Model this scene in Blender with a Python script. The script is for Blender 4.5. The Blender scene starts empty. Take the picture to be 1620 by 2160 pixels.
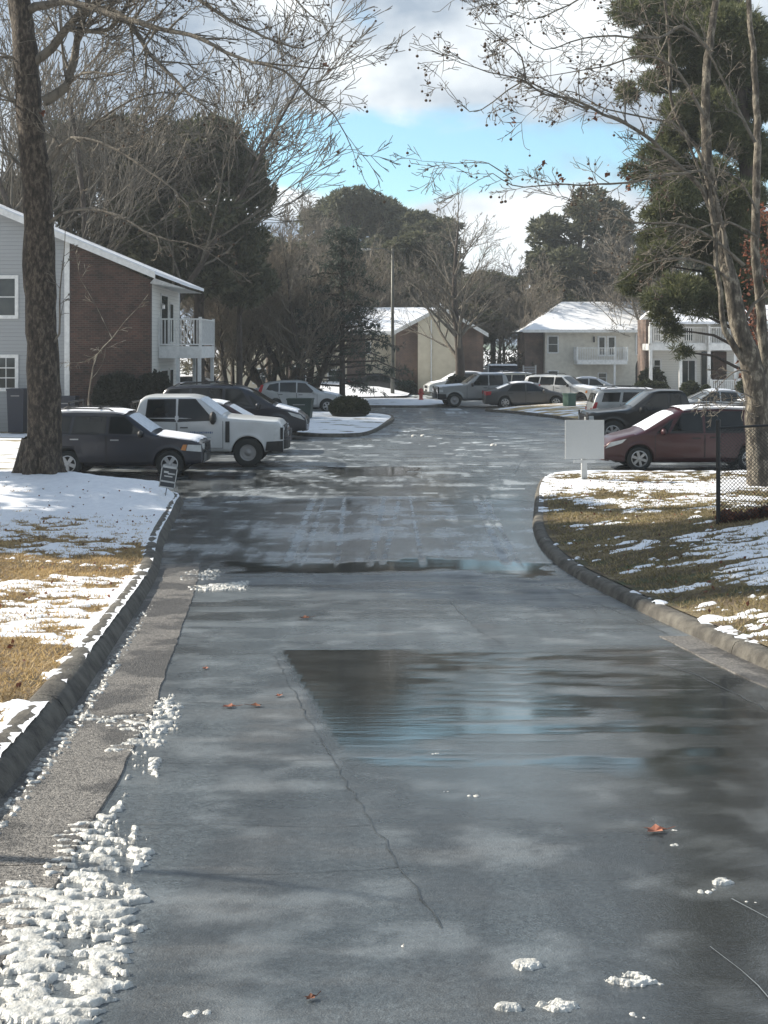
import bpy, math, random
import numpy as np
from mathutils import Vector, Matrix
R = math.radians
F, H0, YH = 2600.0, 3.5, 728.0
sc = bpy.context.scene
COL = sc.collection
rnd = random.Random(7)

# ------------------------------------------------------------ ground profile and projection
def gz(y):
    y = np.maximum(y, -3.0)
    u = 18.5 - y
    return 0.04 * (u + np.sqrt(u * u + 2.0)) - 0.02 / (1.0 + np.abs(u)) * 0
def gzf(y): return float(gz(float(y)))
def P(px, py, D): return Vector(((px - 810) / F * D, D, H0 - (py - YH) / F * D))
def G(px, py, lift=0.0):
    D = F * (H0 - lift) / (py - YH)
    for _ in range(40): D = 0.5 * D + 0.5 * F * (H0 - lift - gzf(D)) / (py - YH)
    return ((px - 810) / F * D, D)
# ------------------------------------------------------------ noise
def _h(ix, iy, s):
    n = (ix * 374761393 + iy * 668265263 + s * 974634777) & 0xffffffff
    n = ((n ^ (n >> 13)) * 1274126177) & 0xffffffff
    return ((n ^ (n >> 16)) & 0xffff) / 65535.0
def vn(x, y, s=0):
    x = np.asarray(x, float); y = np.asarray(y, float)
    ix = np.floor(x).astype(np.int64); iy = np.floor(y).astype(np.int64)
    fx = x - ix; fy = y - iy; fx = fx * fx * (3 - 2 * fx); fy = fy * fy * (3 - 2 * fy)
    return (_h(ix, iy, s) * (1 - fx) + _h(ix + 1, iy, s) * fx) * (1 - fy) + (_h(ix, iy + 1, s) * (1 - fx) + _h(ix + 1, iy + 1, s) * fx) * fy
def fbm(x, y, s=0, o=4):
    a, t, w = 0, 0.5, 0
    for k in range(o):
        a = a + t * vn(x * 2 ** k, y * 2 ** k, s + k); w += t; t *= 0.55
    return a / w
def sst(a, b, x):
    t = np.clip((x - a) / (b - a), 0, 1); return t * t * (3 - 2 * t)
# ------------------------------------------------------------ mesh helpers
class MB:
    def __init__(s): s.v = []; s.f = []; s.m = []
    def add(s, vs, fs, mi=0):
        b = len(s.v); s.v.extend([tuple(v) for v in vs]); s.f.extend([tuple(i + b for i in f) for f in fs]); s.m.extend([mi] * len(fs))
    def box(s, x0, x1, y0, y1, z0, z1, mi=0, M=None):
        vs = [Vector((x, y, z)) for z in (z0, z1) for y in (y0, y1) for x in (x0, x1)]
        if M: vs = [M @ v for v in vs]
        s.add(vs, [(0, 2, 3, 1), (4, 5, 7, 6), (0, 1, 5, 4), (2, 6, 7, 3), (0, 4, 6, 2), (1, 3, 7, 5)], mi)
    def quad(s, a, b, c, d, mi=0): s.add([a, b, c, d], [(0, 1, 2, 3)], mi)
    def tube(s, pts, n=6, mi=0, cap=False):
        ps = [Vector(p[0]) for p in pts]; k = len(ps); vs = []
        for i in range(k):
            t = (ps[min(i + 1, k - 1)] - ps[max(i - 1, 0)])
            if t.length < 1e-9: t = Vector((0, 0, 1))
            t.normalize()
            a = t.cross(Vector((0.31, 0.17, 0.93) if abs(t.z) < .9 else (1, 0.1, 0))).normalized(); b = t.cross(a)
            for j in range(n):
                an = 2 * math.pi * j / n
                vs.append(ps[i] + (a * math.cos(an) + b * math.sin(an)) * pts[i][1])
        fs = [(i * n + j, i * n + (j + 1) % n, (i + 1) * n + (j + 1) % n, (i + 1) * n + j) for i in range(k - 1) for j in range(n)]
        if cap: fs += [tuple(range(n))[::-1], tuple((k - 1) * n + j for j in range(n))]
        s.add(vs, fs, mi)
    def lathe(s, prof, n=24, axis='z', M=None, mi=0):
        vs = []
        for r, z in prof:
            for j in range(n):
                a = 2 * math.pi * j / n
                p = Vector((r * math.cos(a), r * math.sin(a), z)) if axis == 'z' else Vector((r * math.cos(a), z, r * math.sin(a)))
                vs.append(M @ p if M else p)
        fs = [(i * n + j, i * n + (j + 1) % n, (i + 1) * n + (j + 1) % n, (i + 1) * n + j) for i in range(len(prof) - 1) for j in range(n)]
        s.add(vs, fs, mi)
    def prism(s, poly, z0, z1, mi=0):
        n = len(poly)
        s.add([(x, y, z0) for x, y in poly] + [(x, y, z1) for x, y in poly],
              [tuple(range(n))[::-1], tuple(range(n, 2 * n))] + [(i, (i + 1) % n, (i + 1) % n + n, i + n) for i in range(n)], mi)
    def build(s, name, mats, parent=None, smooth=False, **k):
        me = bpy.data.meshes.new(name); me.from_pydata(s.v, [], s.f)
        if not isinstance(mats, (list, tuple)): mats = [mats]
        for m in mats: me.materials.append(m)
        if any(s.m): me.polygons.foreach_set('material_index', s.m)
        if smooth: me.polygons.foreach_set('use_smooth', [True] * len(s.f))
        me.update()
        return link(name, me, parent, **k)
def link(name, me, parent=None, **k):
    o = bpy.data.objects.new(name, me); COL.objects.link(o)
    if parent is not None: o.parent = parent
    tag(o, **k); return o
def tag(o, label=None, cat=None, group=None, kind=None):
    if label: o['label'] = label
    if cat: o['category'] = cat
    if group: o['group'] = group
    if kind: o['kind'] = kind
    return o
def empty(name, loc=(0, 0, 0), rz=0, **k):
    o = bpy.data.objects.new(name, None); COL.objects.link(o); o.location = loc; o.rotation_euler = (0, 0, rz); o.empty_display_size = .2
    return tag(o, **k)
def copy_tree(o, parent=None):
    c = o.copy(); COL.objects.link(c)
    if parent is not None: c.parent = parent
    for ch in list(o.children): copy_tree(ch, c)
    return c
def npmesh(name, V, Fq, mats, parent=None, smooth=True, attrs=None, nv=4, **k):
    me = bpy.data.meshes.new(name); V = np.asarray(V, np.float32); Fq = np.asarray(Fq, np.int32)
    me.vertices.add(len(V)); me.vertices.foreach_set('co', V.ravel())
    me.loops.add(Fq.size); me.loops.foreach_set('vertex_index', Fq.ravel())
    me.polygons.add(len(Fq)); me.polygons.foreach_set('loop_start', np.arange(0, Fq.size, nv, dtype=np.int32))
    try: me.polygons.foreach_set('loop_total', np.full(len(Fq), nv, np.int32))
    except Exception: pass
    me.polygons.foreach_set('use_smooth', np.full(len(Fq), smooth))
    for m in (mats if isinstance(mats, (list, tuple)) else [mats]): me.materials.append(m)
    for an, av in (attrs or {}).items():
        a = me.attributes.new(an, 'FLOAT', 'POINT'); a.data.foreach_set('value', np.asarray(av, np.float32).ravel())
    me.update(calc_edges=True); me.validate()
    return link(name, me, parent, **k)
def gridfaces(nr, nc):
    i = np.arange(nr - 1)[:, None] * nc + np.arange(nc - 1)[None, :]
    return np.stack([i, i + 1, i + nc + 1, i + nc], -1).reshape(-1, 4)
# ------------------------------------------------------------ materials
def newmat(name):
    m = bpy.data.materials.new(name); m.use_nodes = True; nt = m.node_tree
    return m, nt, nt.nodes['Principled BSDF']
def N(nt, t, **k):
    n = nt.nodes.new(t)
    for a, b in k.items():
        if a in n.inputs.keys() if isinstance(a, str) else False: n.inputs[a].default_value = b
        else: setattr(n, a, b)
    return n
def noise(nt, scale, detail=4, vec=None, rough=.55, stretch=None):
    n = nt.nodes.new('ShaderNodeTexNoise'); n.inputs['Scale'].default_value = scale; n.inputs['Detail'].default_value = detail; n.inputs['Roughness'].default_value = rough
    tc = nt.nodes.new('ShaderNodeTexCoord'); src = tc.outputs['Object']
    if stretch:
        mp = nt.nodes.new('ShaderNodeMapping'); mp.inputs['Scale'].default_value = stretch; nt.links.new(src, mp.inputs[0]); src = mp.outputs[0]
    nt.links.new(src, n.inputs['Vector']); return n.outputs['Fac']
def ramp(nt, fac, stops):
    r = nt.nodes.new('ShaderNodeValToRGB'); e = r.color_ramp.elements
    while len(e) < len(stops): e.new(.5)
    for i, (p, c) in enumerate(stops):
        e[i].position = p; e[i].color = (*c, 1) if len(c) == 3 else c
    nt.links.new(fac, r.inputs[0]); return r.outputs[0]
def math_(nt, op, a, b=None, clamp=False):
    n = nt.nodes.new('ShaderNodeMath'); n.operation = op; n.use_clamp = clamp
    for i, v in enumerate((a, b)):
        if v is None: continue
        if isinstance(v, (int, float)): n.inputs[i].default_value = v
        else: nt.links.new(v, n.inputs[i])
    return n.outputs[0]
def mix(nt, fac, a, b):
    n = nt.nodes.new('ShaderNodeMix'); n.data_type = 'RGBA'
    for i, v in ((0, fac), (6, a), (7, b)):
        if isinstance(v, (int, float)): n.inputs[i].default_value = v
        elif isinstance(v, tuple): n.inputs[i].default_value = (*v, 1)
        else: nt.links.new(v, n.inputs[i])
    return n.outputs[2]
def bump(nt, bs, h, strength=.3, dist=.02):
    b = nt.nodes.new('ShaderNodeBump'); b.inputs['Strength'].default_value = strength; b.inputs['Distance'].default_value = dist
    nt.links.new(h, b.inputs['Height']); nt.links.new(b.outputs[0], bs.inputs['Normal']); return b
def attr(nt, name):
    a = nt.nodes.new('ShaderNodeAttribute'); a.attribute_name = name; return a.outputs['Fac']
def M_(name, c, rough=.6, c2=None, scale=6, metal=0, bmp=0, bscale=30, coat=0, stretch=None, spec=None, lo=.35, hi=.65):
    m, nt, bs = newmat(name)
    bs.inputs['Base Color'].default_value = (*c, 1); bs.inputs['Roughness'].default_value = rough; bs.inputs['Metallic'].default_value = metal
    if coat: bs.inputs['Coat Weight'].default_value = coat; bs.inputs['Coat Roughness'].default_value = .1
    if spec is not None: bs.inputs['Specular IOR Level'].default_value = spec
    c2 = c2 or tuple(min(1, x * .82) for x in c)
    nt.links.new(ramp(nt, noise(nt, scale, 5, stretch=stretch), [(lo, c2), (hi, c)]), bs.inputs['Base Color'])
    if bmp: bump(nt, bs, noise(nt, bscale, 4, stretch=stretch), bmp, .02)
    return m
def bark_mat(name, a, b, c=None, scale=5):
    m, nt, bs = newmat(name); bs.inputs['Roughness'].default_value = .9
    n = noise(nt, scale, 6, rough=.65, stretch=(1, 1, .45))
    st = [(.36, a), (.52, b)] + ([(.60, c), (.68, b)] if c else [])
    nt.links.new(ramp(nt, n, st), bs.inputs['Base Color'])
    bump(nt, bs, noise(nt, scale * 3, 6, stretch=(1, 1, .4)), .8, .05); return m
MT = {}
MT['snow'] = M_('snow', (.84, .86, .9), .55, (.76, .78, .83), 8, bmp=.5, bscale=25)
MT['slush'] = M_('slush', (.66, .655, .62), .38, (.36, .36, .34), 18, bmp=.6, bscale=60)
MT['frost'] = M_('frost', (.72, .76, .82), .5, (.55, .6, .66), 12)
MT['black'] = M_('black_plastic', (.012, .013, .015), .55)
MT['tyre'] = M_('tyre_rubber', (.014, .018, .019), .8, bmp=.3)
MT['glass'] = M_('car_glass', (.006, .009, .011), .04, (.02, .024, .026), 1.2, spec=.35)
MT['pane'] = M_('window_pane', (.02, .03, .035), .06, (.05, .06, .06), 1.5)
def _gut():
    m = MT['gutter']; nt = m.node_tree; bs = nt.nodes['Principled BSDF']; col = bs.inputs['Base Color'].links[0].from_socket
    w = ramp(nt, noise(nt, 1.3, 6, rough=.6), [(.46, (1, 1, 1)), (.53, (.38, .39, .41))]); mm = nt.nodes.new('ShaderNodeMix'); mm.data_type = 'RGBA'; mm.blend_type = 'MULTIPLY'; mm.inputs[0].default_value = 1
    nt.links.new(col, mm.inputs[6]); nt.links.new(w, mm.inputs[7]); nt.links.new(mm.outputs[2], bs.inputs['Base Color'])
MT['chrome'] = M_('chrome', (.6, .6, .6), .25, metal=1)
MT['alloy'] = M_('alloy', (.42, .43, .44), .35, metal=.7)
MT['steelw'] = M_('steel_wheel', (.3, .3, .3), .5, metal=.4)
MT['lamp'] = M_('clear_lamp', (.6, .62, .62), .12, spec=.8)
MT['amber'] = M_('amber_lamp', (.6, .25, .08), .2)
MT['red'] = M_('red_lamp', (.45, .02, .03), .2)
def paint(name, c, met=.0): return M_(name, c, .32, tuple(x * .85 for x in c), 1.5, metal=met, coat=.35)
MT['navy'] = paint('navy_paint', (.006, .009, .02)); MT['white'] = paint('white_paint', (.58, .60, .61)); MT['maroon'] = paint('maroon_paint', (.05, .009, .013), .1)
MT['blackp'] = paint('black_paint', (.008, .009, .011)); MT['silver'] = paint('silver_paint', (.42, .44, .45), .3); MT['grey'] = paint('grey_paint', (.06, .062, .065), .2)
MT['dred'] = paint('dark_red_paint', (.04, .01, .012)); MT['slate'] = paint('slate_paint', (.06, .065, .07)); MT['beige'] = paint('beige_paint', (.5, .46, .36)); MT['grsil'] = paint('grey_silver_paint', (.19, .20, .20), .3)
MT['concrete'] = M_('concrete', (.30, .29, .27), .85, (.17, .165, .155), 5, bmp=.5, bscale=60)
MT['kerb'] = M_('kerb_stone', (.14, .13, .11), .85, (.055, .05, .043), 5, bmp=.9, bscale=35)
MT['gutter'] = M_('gutter_concrete', (.30, .28, .255), .4, (.05, .047, .045), 50, bmp=1.0, bscale=90)
_gut()
MT['trim'] = M_('white_trim', (.78, .78, .76), .5); MT['stucco'] = M_('cream_stucco', (.68, .64, .55), .9, (.58, .54, .46), 3, bmp=.3)
MT['beigew'] = M_('beige_wall', (.66, .60, .47), .9, (.58, .52, .40), 2)
MT['darkdoor'] = M_('dark_opening', (.02, .018, .016), .6)
MT['lamppole'] = M_('pole_metal', (.11, .11, .095), .5, metal=.3)
MT['greenbox'] = M_('green_box', (.05, .11, .085), .6); MT['dgreen'] = M_('dark_green_plastic', (.015, .035, .03), .5)
MT['bluebin'] = M_('blue_bin', (.012, .018, .035), .5); MT['hyd'] = M_('hydrant_red', (.4, .06, .04), .5)
MT['signw'] = M_('sign_white', (.50, .51, .50), .6, (.46, .47, .46), 40); MT['postw'] = M_('post_white', (.55, .56, .55), .6)
MT['signd'] = M_('sign_dark', (.03, .035, .04), .5); MT['signl'] = M_('sign_letter', (.5, .5, .48), .5)
MT['iron'] = M_('black_iron', (.008, .009, .009), .5)
MT['leaf'] = M_('dead_leaf', (.20, .07, .03), .8, (.09, .035, .02), 9); MT['leafred'] = M_('red_dead_leaf', (.36, .15, .09), .8, (.22, .08, .05), 9)
MT['bark'] = bark_mat('sycamore_bark', (.016, .012, .009), (.065, .050, .038), (.14, .115, .085), 13)
MT['twig'] = bark_mat('twig_bark', (.07, .06, .05), (.17, .15, .12))
MT['mixbark'] = bark_mat('mottled_bark', (.03, .025, .02), (.10, .085, .065), (.26, .23, .18), 6)
MT['palebark'] = bark_mat('pale_bark', (.05, .042, .034), (.15, .13, .10), (.36, .33, .27), 3)
MT['bark2'] = bark_mat('brown_bark', (.03, .024, .02), (.075, .06, .05))
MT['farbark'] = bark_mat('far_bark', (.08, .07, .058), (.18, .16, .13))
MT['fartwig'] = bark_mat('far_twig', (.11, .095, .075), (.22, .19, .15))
def leafmat(name, a, b, scale=.9):
    m, nt, bs = newmat(name); bs.inputs['Roughness'].default_value = .6
    g = nt.nodes.new('ShaderNodeNewGeometry')
    c = mix(nt, g.outputs['Random Per Island'], a, b)
    n = ramp(nt, noise(nt, scale, 3), [(.3, (.7, .7, .7)), (.7, (1.25, 1.25, 1.2))])
    mm = nt.nodes.new('ShaderNodeMix'); mm.data_type = 'RGBA'; mm.blend_type = 'MULTIPLY'; mm.inputs[0].default_value = 1
    nt.links.new(c, mm.inputs[6]); nt.links.new(n, mm.inputs[7]); nt.links.new(mm.outputs[2], bs.inputs['Base Color'])
    tr = nt.nodes.new('ShaderNodeBsdfTranslucent'); nt.links.new(mm.outputs[2], tr.inputs['Color']); ms = nt.nodes.new('ShaderNodeMixShader'); ms.inputs[0].default_value = .42
    nt.links.new(bs.outputs[0], ms.inputs[1]); nt.links.new(tr.outputs[0], ms.inputs[2]); nt.links.new(ms.outputs[0], nt.nodes['Material Output'].inputs['Surface'])
    return m
MT['pine'] = leafmat('pine_needles', (.06, .075, .035), (.15, .155, .075))
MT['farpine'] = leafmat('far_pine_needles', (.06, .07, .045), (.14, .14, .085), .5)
MT['darkfir'] = leafmat('dark_fir_needles', (.03, .045, .038), (.07, .09, .07), .6)
MT['shrub'] = leafmat('shrub_leaves', (.018, .026, .012), (.06, .07, .03), 3)
MT['hedge'] = leafmat('hedge_leaves', (.012, .018, .014), (.035, .045, .035), 3)
MT['dry'] = leafmat('dry_grass', (.30, .20, .09), (.56, .42, .22), 1.5)
MT['seed'] = M_('seed_ball', (.09, .06, .04), .9)

def siding_mat(name, c):
    m, nt, bs = newmat(name); bs.inputs['Roughness'].default_value = .6
    tc = nt.nodes.new('ShaderNodeTexCoord'); s = nt.nodes.new('ShaderNodeSeparateXYZ'); nt.links.new(tc.outputs['Object'], s.inputs[0])
    fr = math_(nt, 'FRACT', math_(nt, 'MULTIPLY', s.outputs[2], 6.5))
    n = noise(nt, 2, 3)
    col = ramp(nt, fr, [(0, tuple(x * .55 for x in c)), (.12, c), (1, tuple(x * .94 for x in c))])
    nt.links.new(col, bs.inputs['Base Color']); bump(nt, bs, fr, .6, .03); return m
MT['siding'] = siding_mat('grey_siding', (.33, .345, .355)); MT['sidingw'] = siding_mat('cream_siding', (.74, .73, .68))
def brick_mat(name, a, b, mo):
    m, nt, bs = newmat(name); bs.inputs['Roughness'].default_value = .9
    tc = nt.nodes.new('ShaderNodeTexCoord'); s = nt.nodes.new('ShaderNodeSeparateXYZ'); nt.links.new(tc.outputs['Object'], s.inputs[0])
    cb = nt.nodes.new('ShaderNodeCombineXYZ'); nt.links.new(math_(nt, 'ADD', s.outputs[0], s.outputs[1]), cb.inputs[0]); nt.links.new(s.outputs[2], cb.inputs[1])
    br = nt.nodes.new('ShaderNodeTexBrick'); nt.links.new(cb.outputs[0], br.inputs['Vector'])
    br.inputs['Color1'].default_value = (*a, 1); br.inputs['Color2'].default_value = (*b, 1); br.inputs['Mortar'].default_value = (*mo, 1)
    br.inputs['Scale'].default_value = 1; br.inputs['Brick Width'].default_value = .23; br.inputs['Row Height'].default_value = .085; br.inputs['Mortar Size'].default_value = .012
    mb_ = nt.nodes.new('ShaderNodeMix'); mb_.data_type = 'RGBA'; mb_.blend_type = 'MULTIPLY'; mb_.inputs[0].default_value = 1; nt.links.new(br.outputs['Color'], mb_.inputs[6]); nt.links.new(ramp(nt, noise(nt, .7, 6, rough=.65), [(.35, (.6, .6, .62)), (.65, (1.35, 1.25, 1.2))]), mb_.inputs[7])
    nt.links.new(mb_.outputs[2], bs.inputs['Base Color']); bump(nt, bs, br.outputs['Fac'], -.4, .01); return m
MT['brick'] = brick_mat('brown_brick', (.085, .044, .032), (.038, .024, .019), (.085, .07, .062))
MT['brick2'] = brick_mat('tan_brick', (.16, .10, .075), (.11, .075, .06), (.2, .18, .16))
def roofsnow_mat():
    m, nt, bs = newmat('snowy_roof'); bs.inputs['Roughness'].default_value = .6
    nt.links.new(ramp(nt, noise(nt, 1.1, 6, stretch=(1, 1, 2.5)), [(.30, (.20, .20, .20)), (.38, (.84, .86, .9))]), bs.inputs['Base Color'])
    bump(nt, bs, noise(nt, 3, 4), .4, .05); return m
MT['roofsnow'] = roofsnow_mat()
MT['shingle'] = M_('shingle', (.12, .12, .115), .9, (.07, .07, .068), 12)

# ------------------------------------------------------------ ground, road
def ground_mat():
    m, nt, bs = newmat('snowy_ground'); bs.inputs['Roughness'].default_value = .8
    g = ramp(nt, noise(nt, .8, 5), [(.35, (.10, .095, .045)), (.6, (.28, .21, .10))])
    s = ramp(nt, noise(nt, .6, 7, rough=.65, stretch=(.6, 1.6, 1)), [(.40, (0, 0, 0)), (.5, (1, 1, 1))])
    nt.links.new(mix(nt, s, g, (.82, .84, .88)), bs.inputs['Base Color']); bump(nt, bs, noise(nt, 4, 6), .5, .1); return m
MT['ground'] = ground_mat()
def lawn_mat(name, green, tan, brown):
    m, nt, bs = newmat(name); bs.inputs['Roughness'].default_value = .9
    c = ramp(nt, noise(nt, 1.3, 6, stretch=(.5, 1.2, 1)), [(.34, green), (.48, brown), (.62, tan)])
    f = ramp(nt, noise(nt, 60, 3), [(.3, (.55, .55, .55)), (.7, (1.2, 1.2, 1.2))])
    mm = nt.nodes.new('ShaderNodeMix'); mm.data_type = 'RGBA'; mm.blend_type = 'MULTIPLY'; mm.inputs[0].default_value = 1
    nt.links.new(c, mm.inputs[6]); nt.links.new(f, mm.inputs[7]); nt.links.new(mm.outputs[2], bs.inputs['Base Color'])
    bump(nt, bs, noise(nt, 45, 4), 1, .04); return m
MT['lawnl'] = lawn_mat('dry_lawn', (.10, .08, .045), (.42, .30, .14), (.17, .12, .07))
MT['lawnr'] = lawn_mat('green_dry_lawn', (.07, .085, .03), (.30, .24, .13), (.12, .085, .05))

def road_mat():
    m, nt, bs = newmat('wet_asphalt')
    wet = attr(nt, 'wet'); sl = attr(nt, 'slush'); dry = attr(nt, 'dry')  # dry: higher is lighter and smoother, sheen bands along the road
    grain = noise(nt, 130, 3)
    base = ramp(nt, grain, [(.28, (.020, .025, .028)), (.72, (.088, .102, .110))])
    big = ramp(nt, noise(nt, .9, 5, stretch=(.5, 1, 1)), [(.34, (.7, .7, .7)), (.66, (1.25, 1.25, 1.25))])
    big = mix(nt, .5, big, ramp(nt, noise(nt, 28, 3, rough=.7), [(.3, (.25, .25, .25)), (.7, (1.8, 1.8, 1.8))]))
    mm = nt.nodes.new('ShaderNodeMix'); mm.data_type = 'RGBA'; mm.blend_type = 'MULTIPLY'; mm.inputs[0].default_value = 1
    nt.links.new(base, mm.inputs[6]); nt.links.new(big, mm.inputs[7])
    mm3 = nt.nodes.new('ShaderNodeMix'); mm3.data_type = 'RGBA'; mm3.blend_type = 'MULTIPLY'; mm3.inputs[0].default_value = 1
    nt.links.new(mm.outputs[2], mm3.inputs[6]); nt.links.new(ramp(nt, dry, [(.38, (.7, .7, .7)), (.62, (1.4, 1.4, 1.4))]), mm3.inputs[7])  # lengthwise sheen painted into the asphalt colour
    c = mix(nt, math_(nt, 'MULTIPLY', wet, .75), mm3.outputs[2], (.018, .019, .019))
    c = mix(nt, sl, c, (.56, .61, .64))
    nt.links.new(c, bs.inputs['Base Color'])
    # roughness: mostly damp, smooth in standing water
    n2 = noise(nt, 1.4, 6, rough=.6, stretch=(.35, 1.5, 1))
    r0 = ramp(nt, n2, [(.36, (.14, .14, .14)), (.5, (.33, .33, .33)), (.64, (.55, .55, .55))])
    r0 = math_(nt, 'ADD', r0, math_(nt, 'MULTIPLY', math_(nt, 'SUBTRACT', .5, dry), .55), clamp=True)
    r1 = math_(nt, 'MULTIPLY', r0, math_(nt, 'SUBTRACT', 1, math_(nt, 'MULTIPLY', wet, .93)))
    r2 = math_(nt, 'ADD', r1, math_(nt, 'MULTIPLY', sl, .2))
    r3 = math_(nt, 'ADD', r2, .03, clamp=True)
    nt.links.new(r3, bs.inputs['Roughness'])
    bs.inputs['IOR'].default_value = 1.95
    # bump: grain where not under water, long ripples under water
    gb = math_(nt, 'MULTIPLY', math_(nt, 'ADD', math_(nt, 'MULTIPLY', noise(nt, 45, 3, rough=.7), 1.1), noise(nt, 120, 3)), math_(nt, 'SUBTRACT', 1, math_(nt, 'MULTIPLY', wet, .97)))
    rip = math_(nt, 'MULTIPLY', noise(nt, 1.0, 6, rough=.6, stretch=(.8, 5, 1)), math_(nt, 'SUBTRACT', .5, math_(nt, 'MULTIPLY', wet, .33)))
    hh = math_(nt, 'ADD', math_(nt, 'MULTIPLY', gb, .34), rip)
    bump(nt, bs, hh, .55, .02)
    return m
MT['road'] = road_mat()

def pip(x, y, poly):
    ins = np.zeros(x.shape, bool); n = len(poly)
    for i in range(n):
        x1, y1 = poly[i]; x2, y2 = poly[(i + 1) % n]
        c = ((y1 > y) != (y2 > y)) & (x < (x2 - x1) * (y - y1) / (y2 - y1 + 1e-12) + x1); ins ^= c
    return ins
def pdist(x, y, poly):
    d = np.full(x.shape, 1e9); n = len(poly)
    for i in range(n):
        x1, y1 = poly[i]; x2, y2 = poly[(i + 1) % n]; dx, dy = x2 - x1, y2 - y1; L = dx * dx + dy * dy + 1e-12
        t = np.clip(((x - x1) * dx + (y - y1) * dy) / L, 0, 1)
        d = np.minimum(d, np.hypot(x - x1 - t * dx, y - y1 - t * dy))
    return np.where(pip(x, y, poly), d, -d)
def proj(x, y, z=None):
    z = gz(y) if z is None else z
    return 810 + x / y * F, YH + (H0 - z) / y * F

KL = [(-1.95, -4), (-2.02, 3), (-2.17, 7), (-2.39, 9.65), (-2.66, 12.1), (-3.05, 15.6), (-3.42, 18.7), (-3.85, 21.6), (-4.15, 24.5), (-4.36, 26.4), (-4.45, 27.4), (-4.75, 28.2), (-5.6, 28.75), (-6.6, 29.0), (-7.6, 30.0), (-9, 30.8), (-12, 31.2), (-40, 31.5)]
KR = [(4.3, -4), (4.0, 4), (3.6, 9.5), (3.4, 11), (3.25, 12.6), (3.08, 14.5), (2.94, 16.6), (2.80, 18.4), (2.70, 20), (2.70, 21.6), (2.82, 23.3), (3.03, 25), (3.3, 27), (3.6, 29.2), (4.05, 31.6), (4.6, 32.6), (5.6, 33), (9, 33.1), (40, 33.2)]
def spline(pts, step=.25):
    out = []
    n = len(pts)
    for i in range(n - 1):
        p0, p1, p2, p3 = [np.array(pts[max(0, min(n - 1, j))], float) for j in (i - 1, i, i + 1, i + 2)]
        L = np.linalg.norm(p2 - p1); k = max(1, int(L / step))
        for a in range(k):
            t = a / k
            m1 = (p2 - p0) / 2; m2 = (p3 - p1) / 2
            if L > 8: m1 = m2 = p2 - p1
            sc1 = min(1, L / (np.linalg.norm(m1) + 1e-9)); sc2 = min(1, L / (np.linalg.norm(m2) + 1e-9))
            m1 = m1 * sc1; m2 = m2 * sc2
            h00 = 2 * t ** 3 - 3 * t ** 2 + 1; h10 = t ** 3 - 2 * t ** 2 + t; h01 = -2 * t ** 3 + 3 * t ** 2; h11 = t ** 3 - t ** 2
            out.append(tuple(h00 * p1 + h10 * m1 + h01 * p2 + h11 * m2))
    out.append(tuple(pts[-1])); return out
SKL = spline(KL); SKR = spline(KR)
def kx(sk, D):
    ys = [p[1] for p in sk]; xs = [p[0] for p in sk]
    j = next((i for i, p in enumerate(sk) if p[1] > 27.3), len(sk))
    return np.interp(D, ys[:j], xs[:j])

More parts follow.
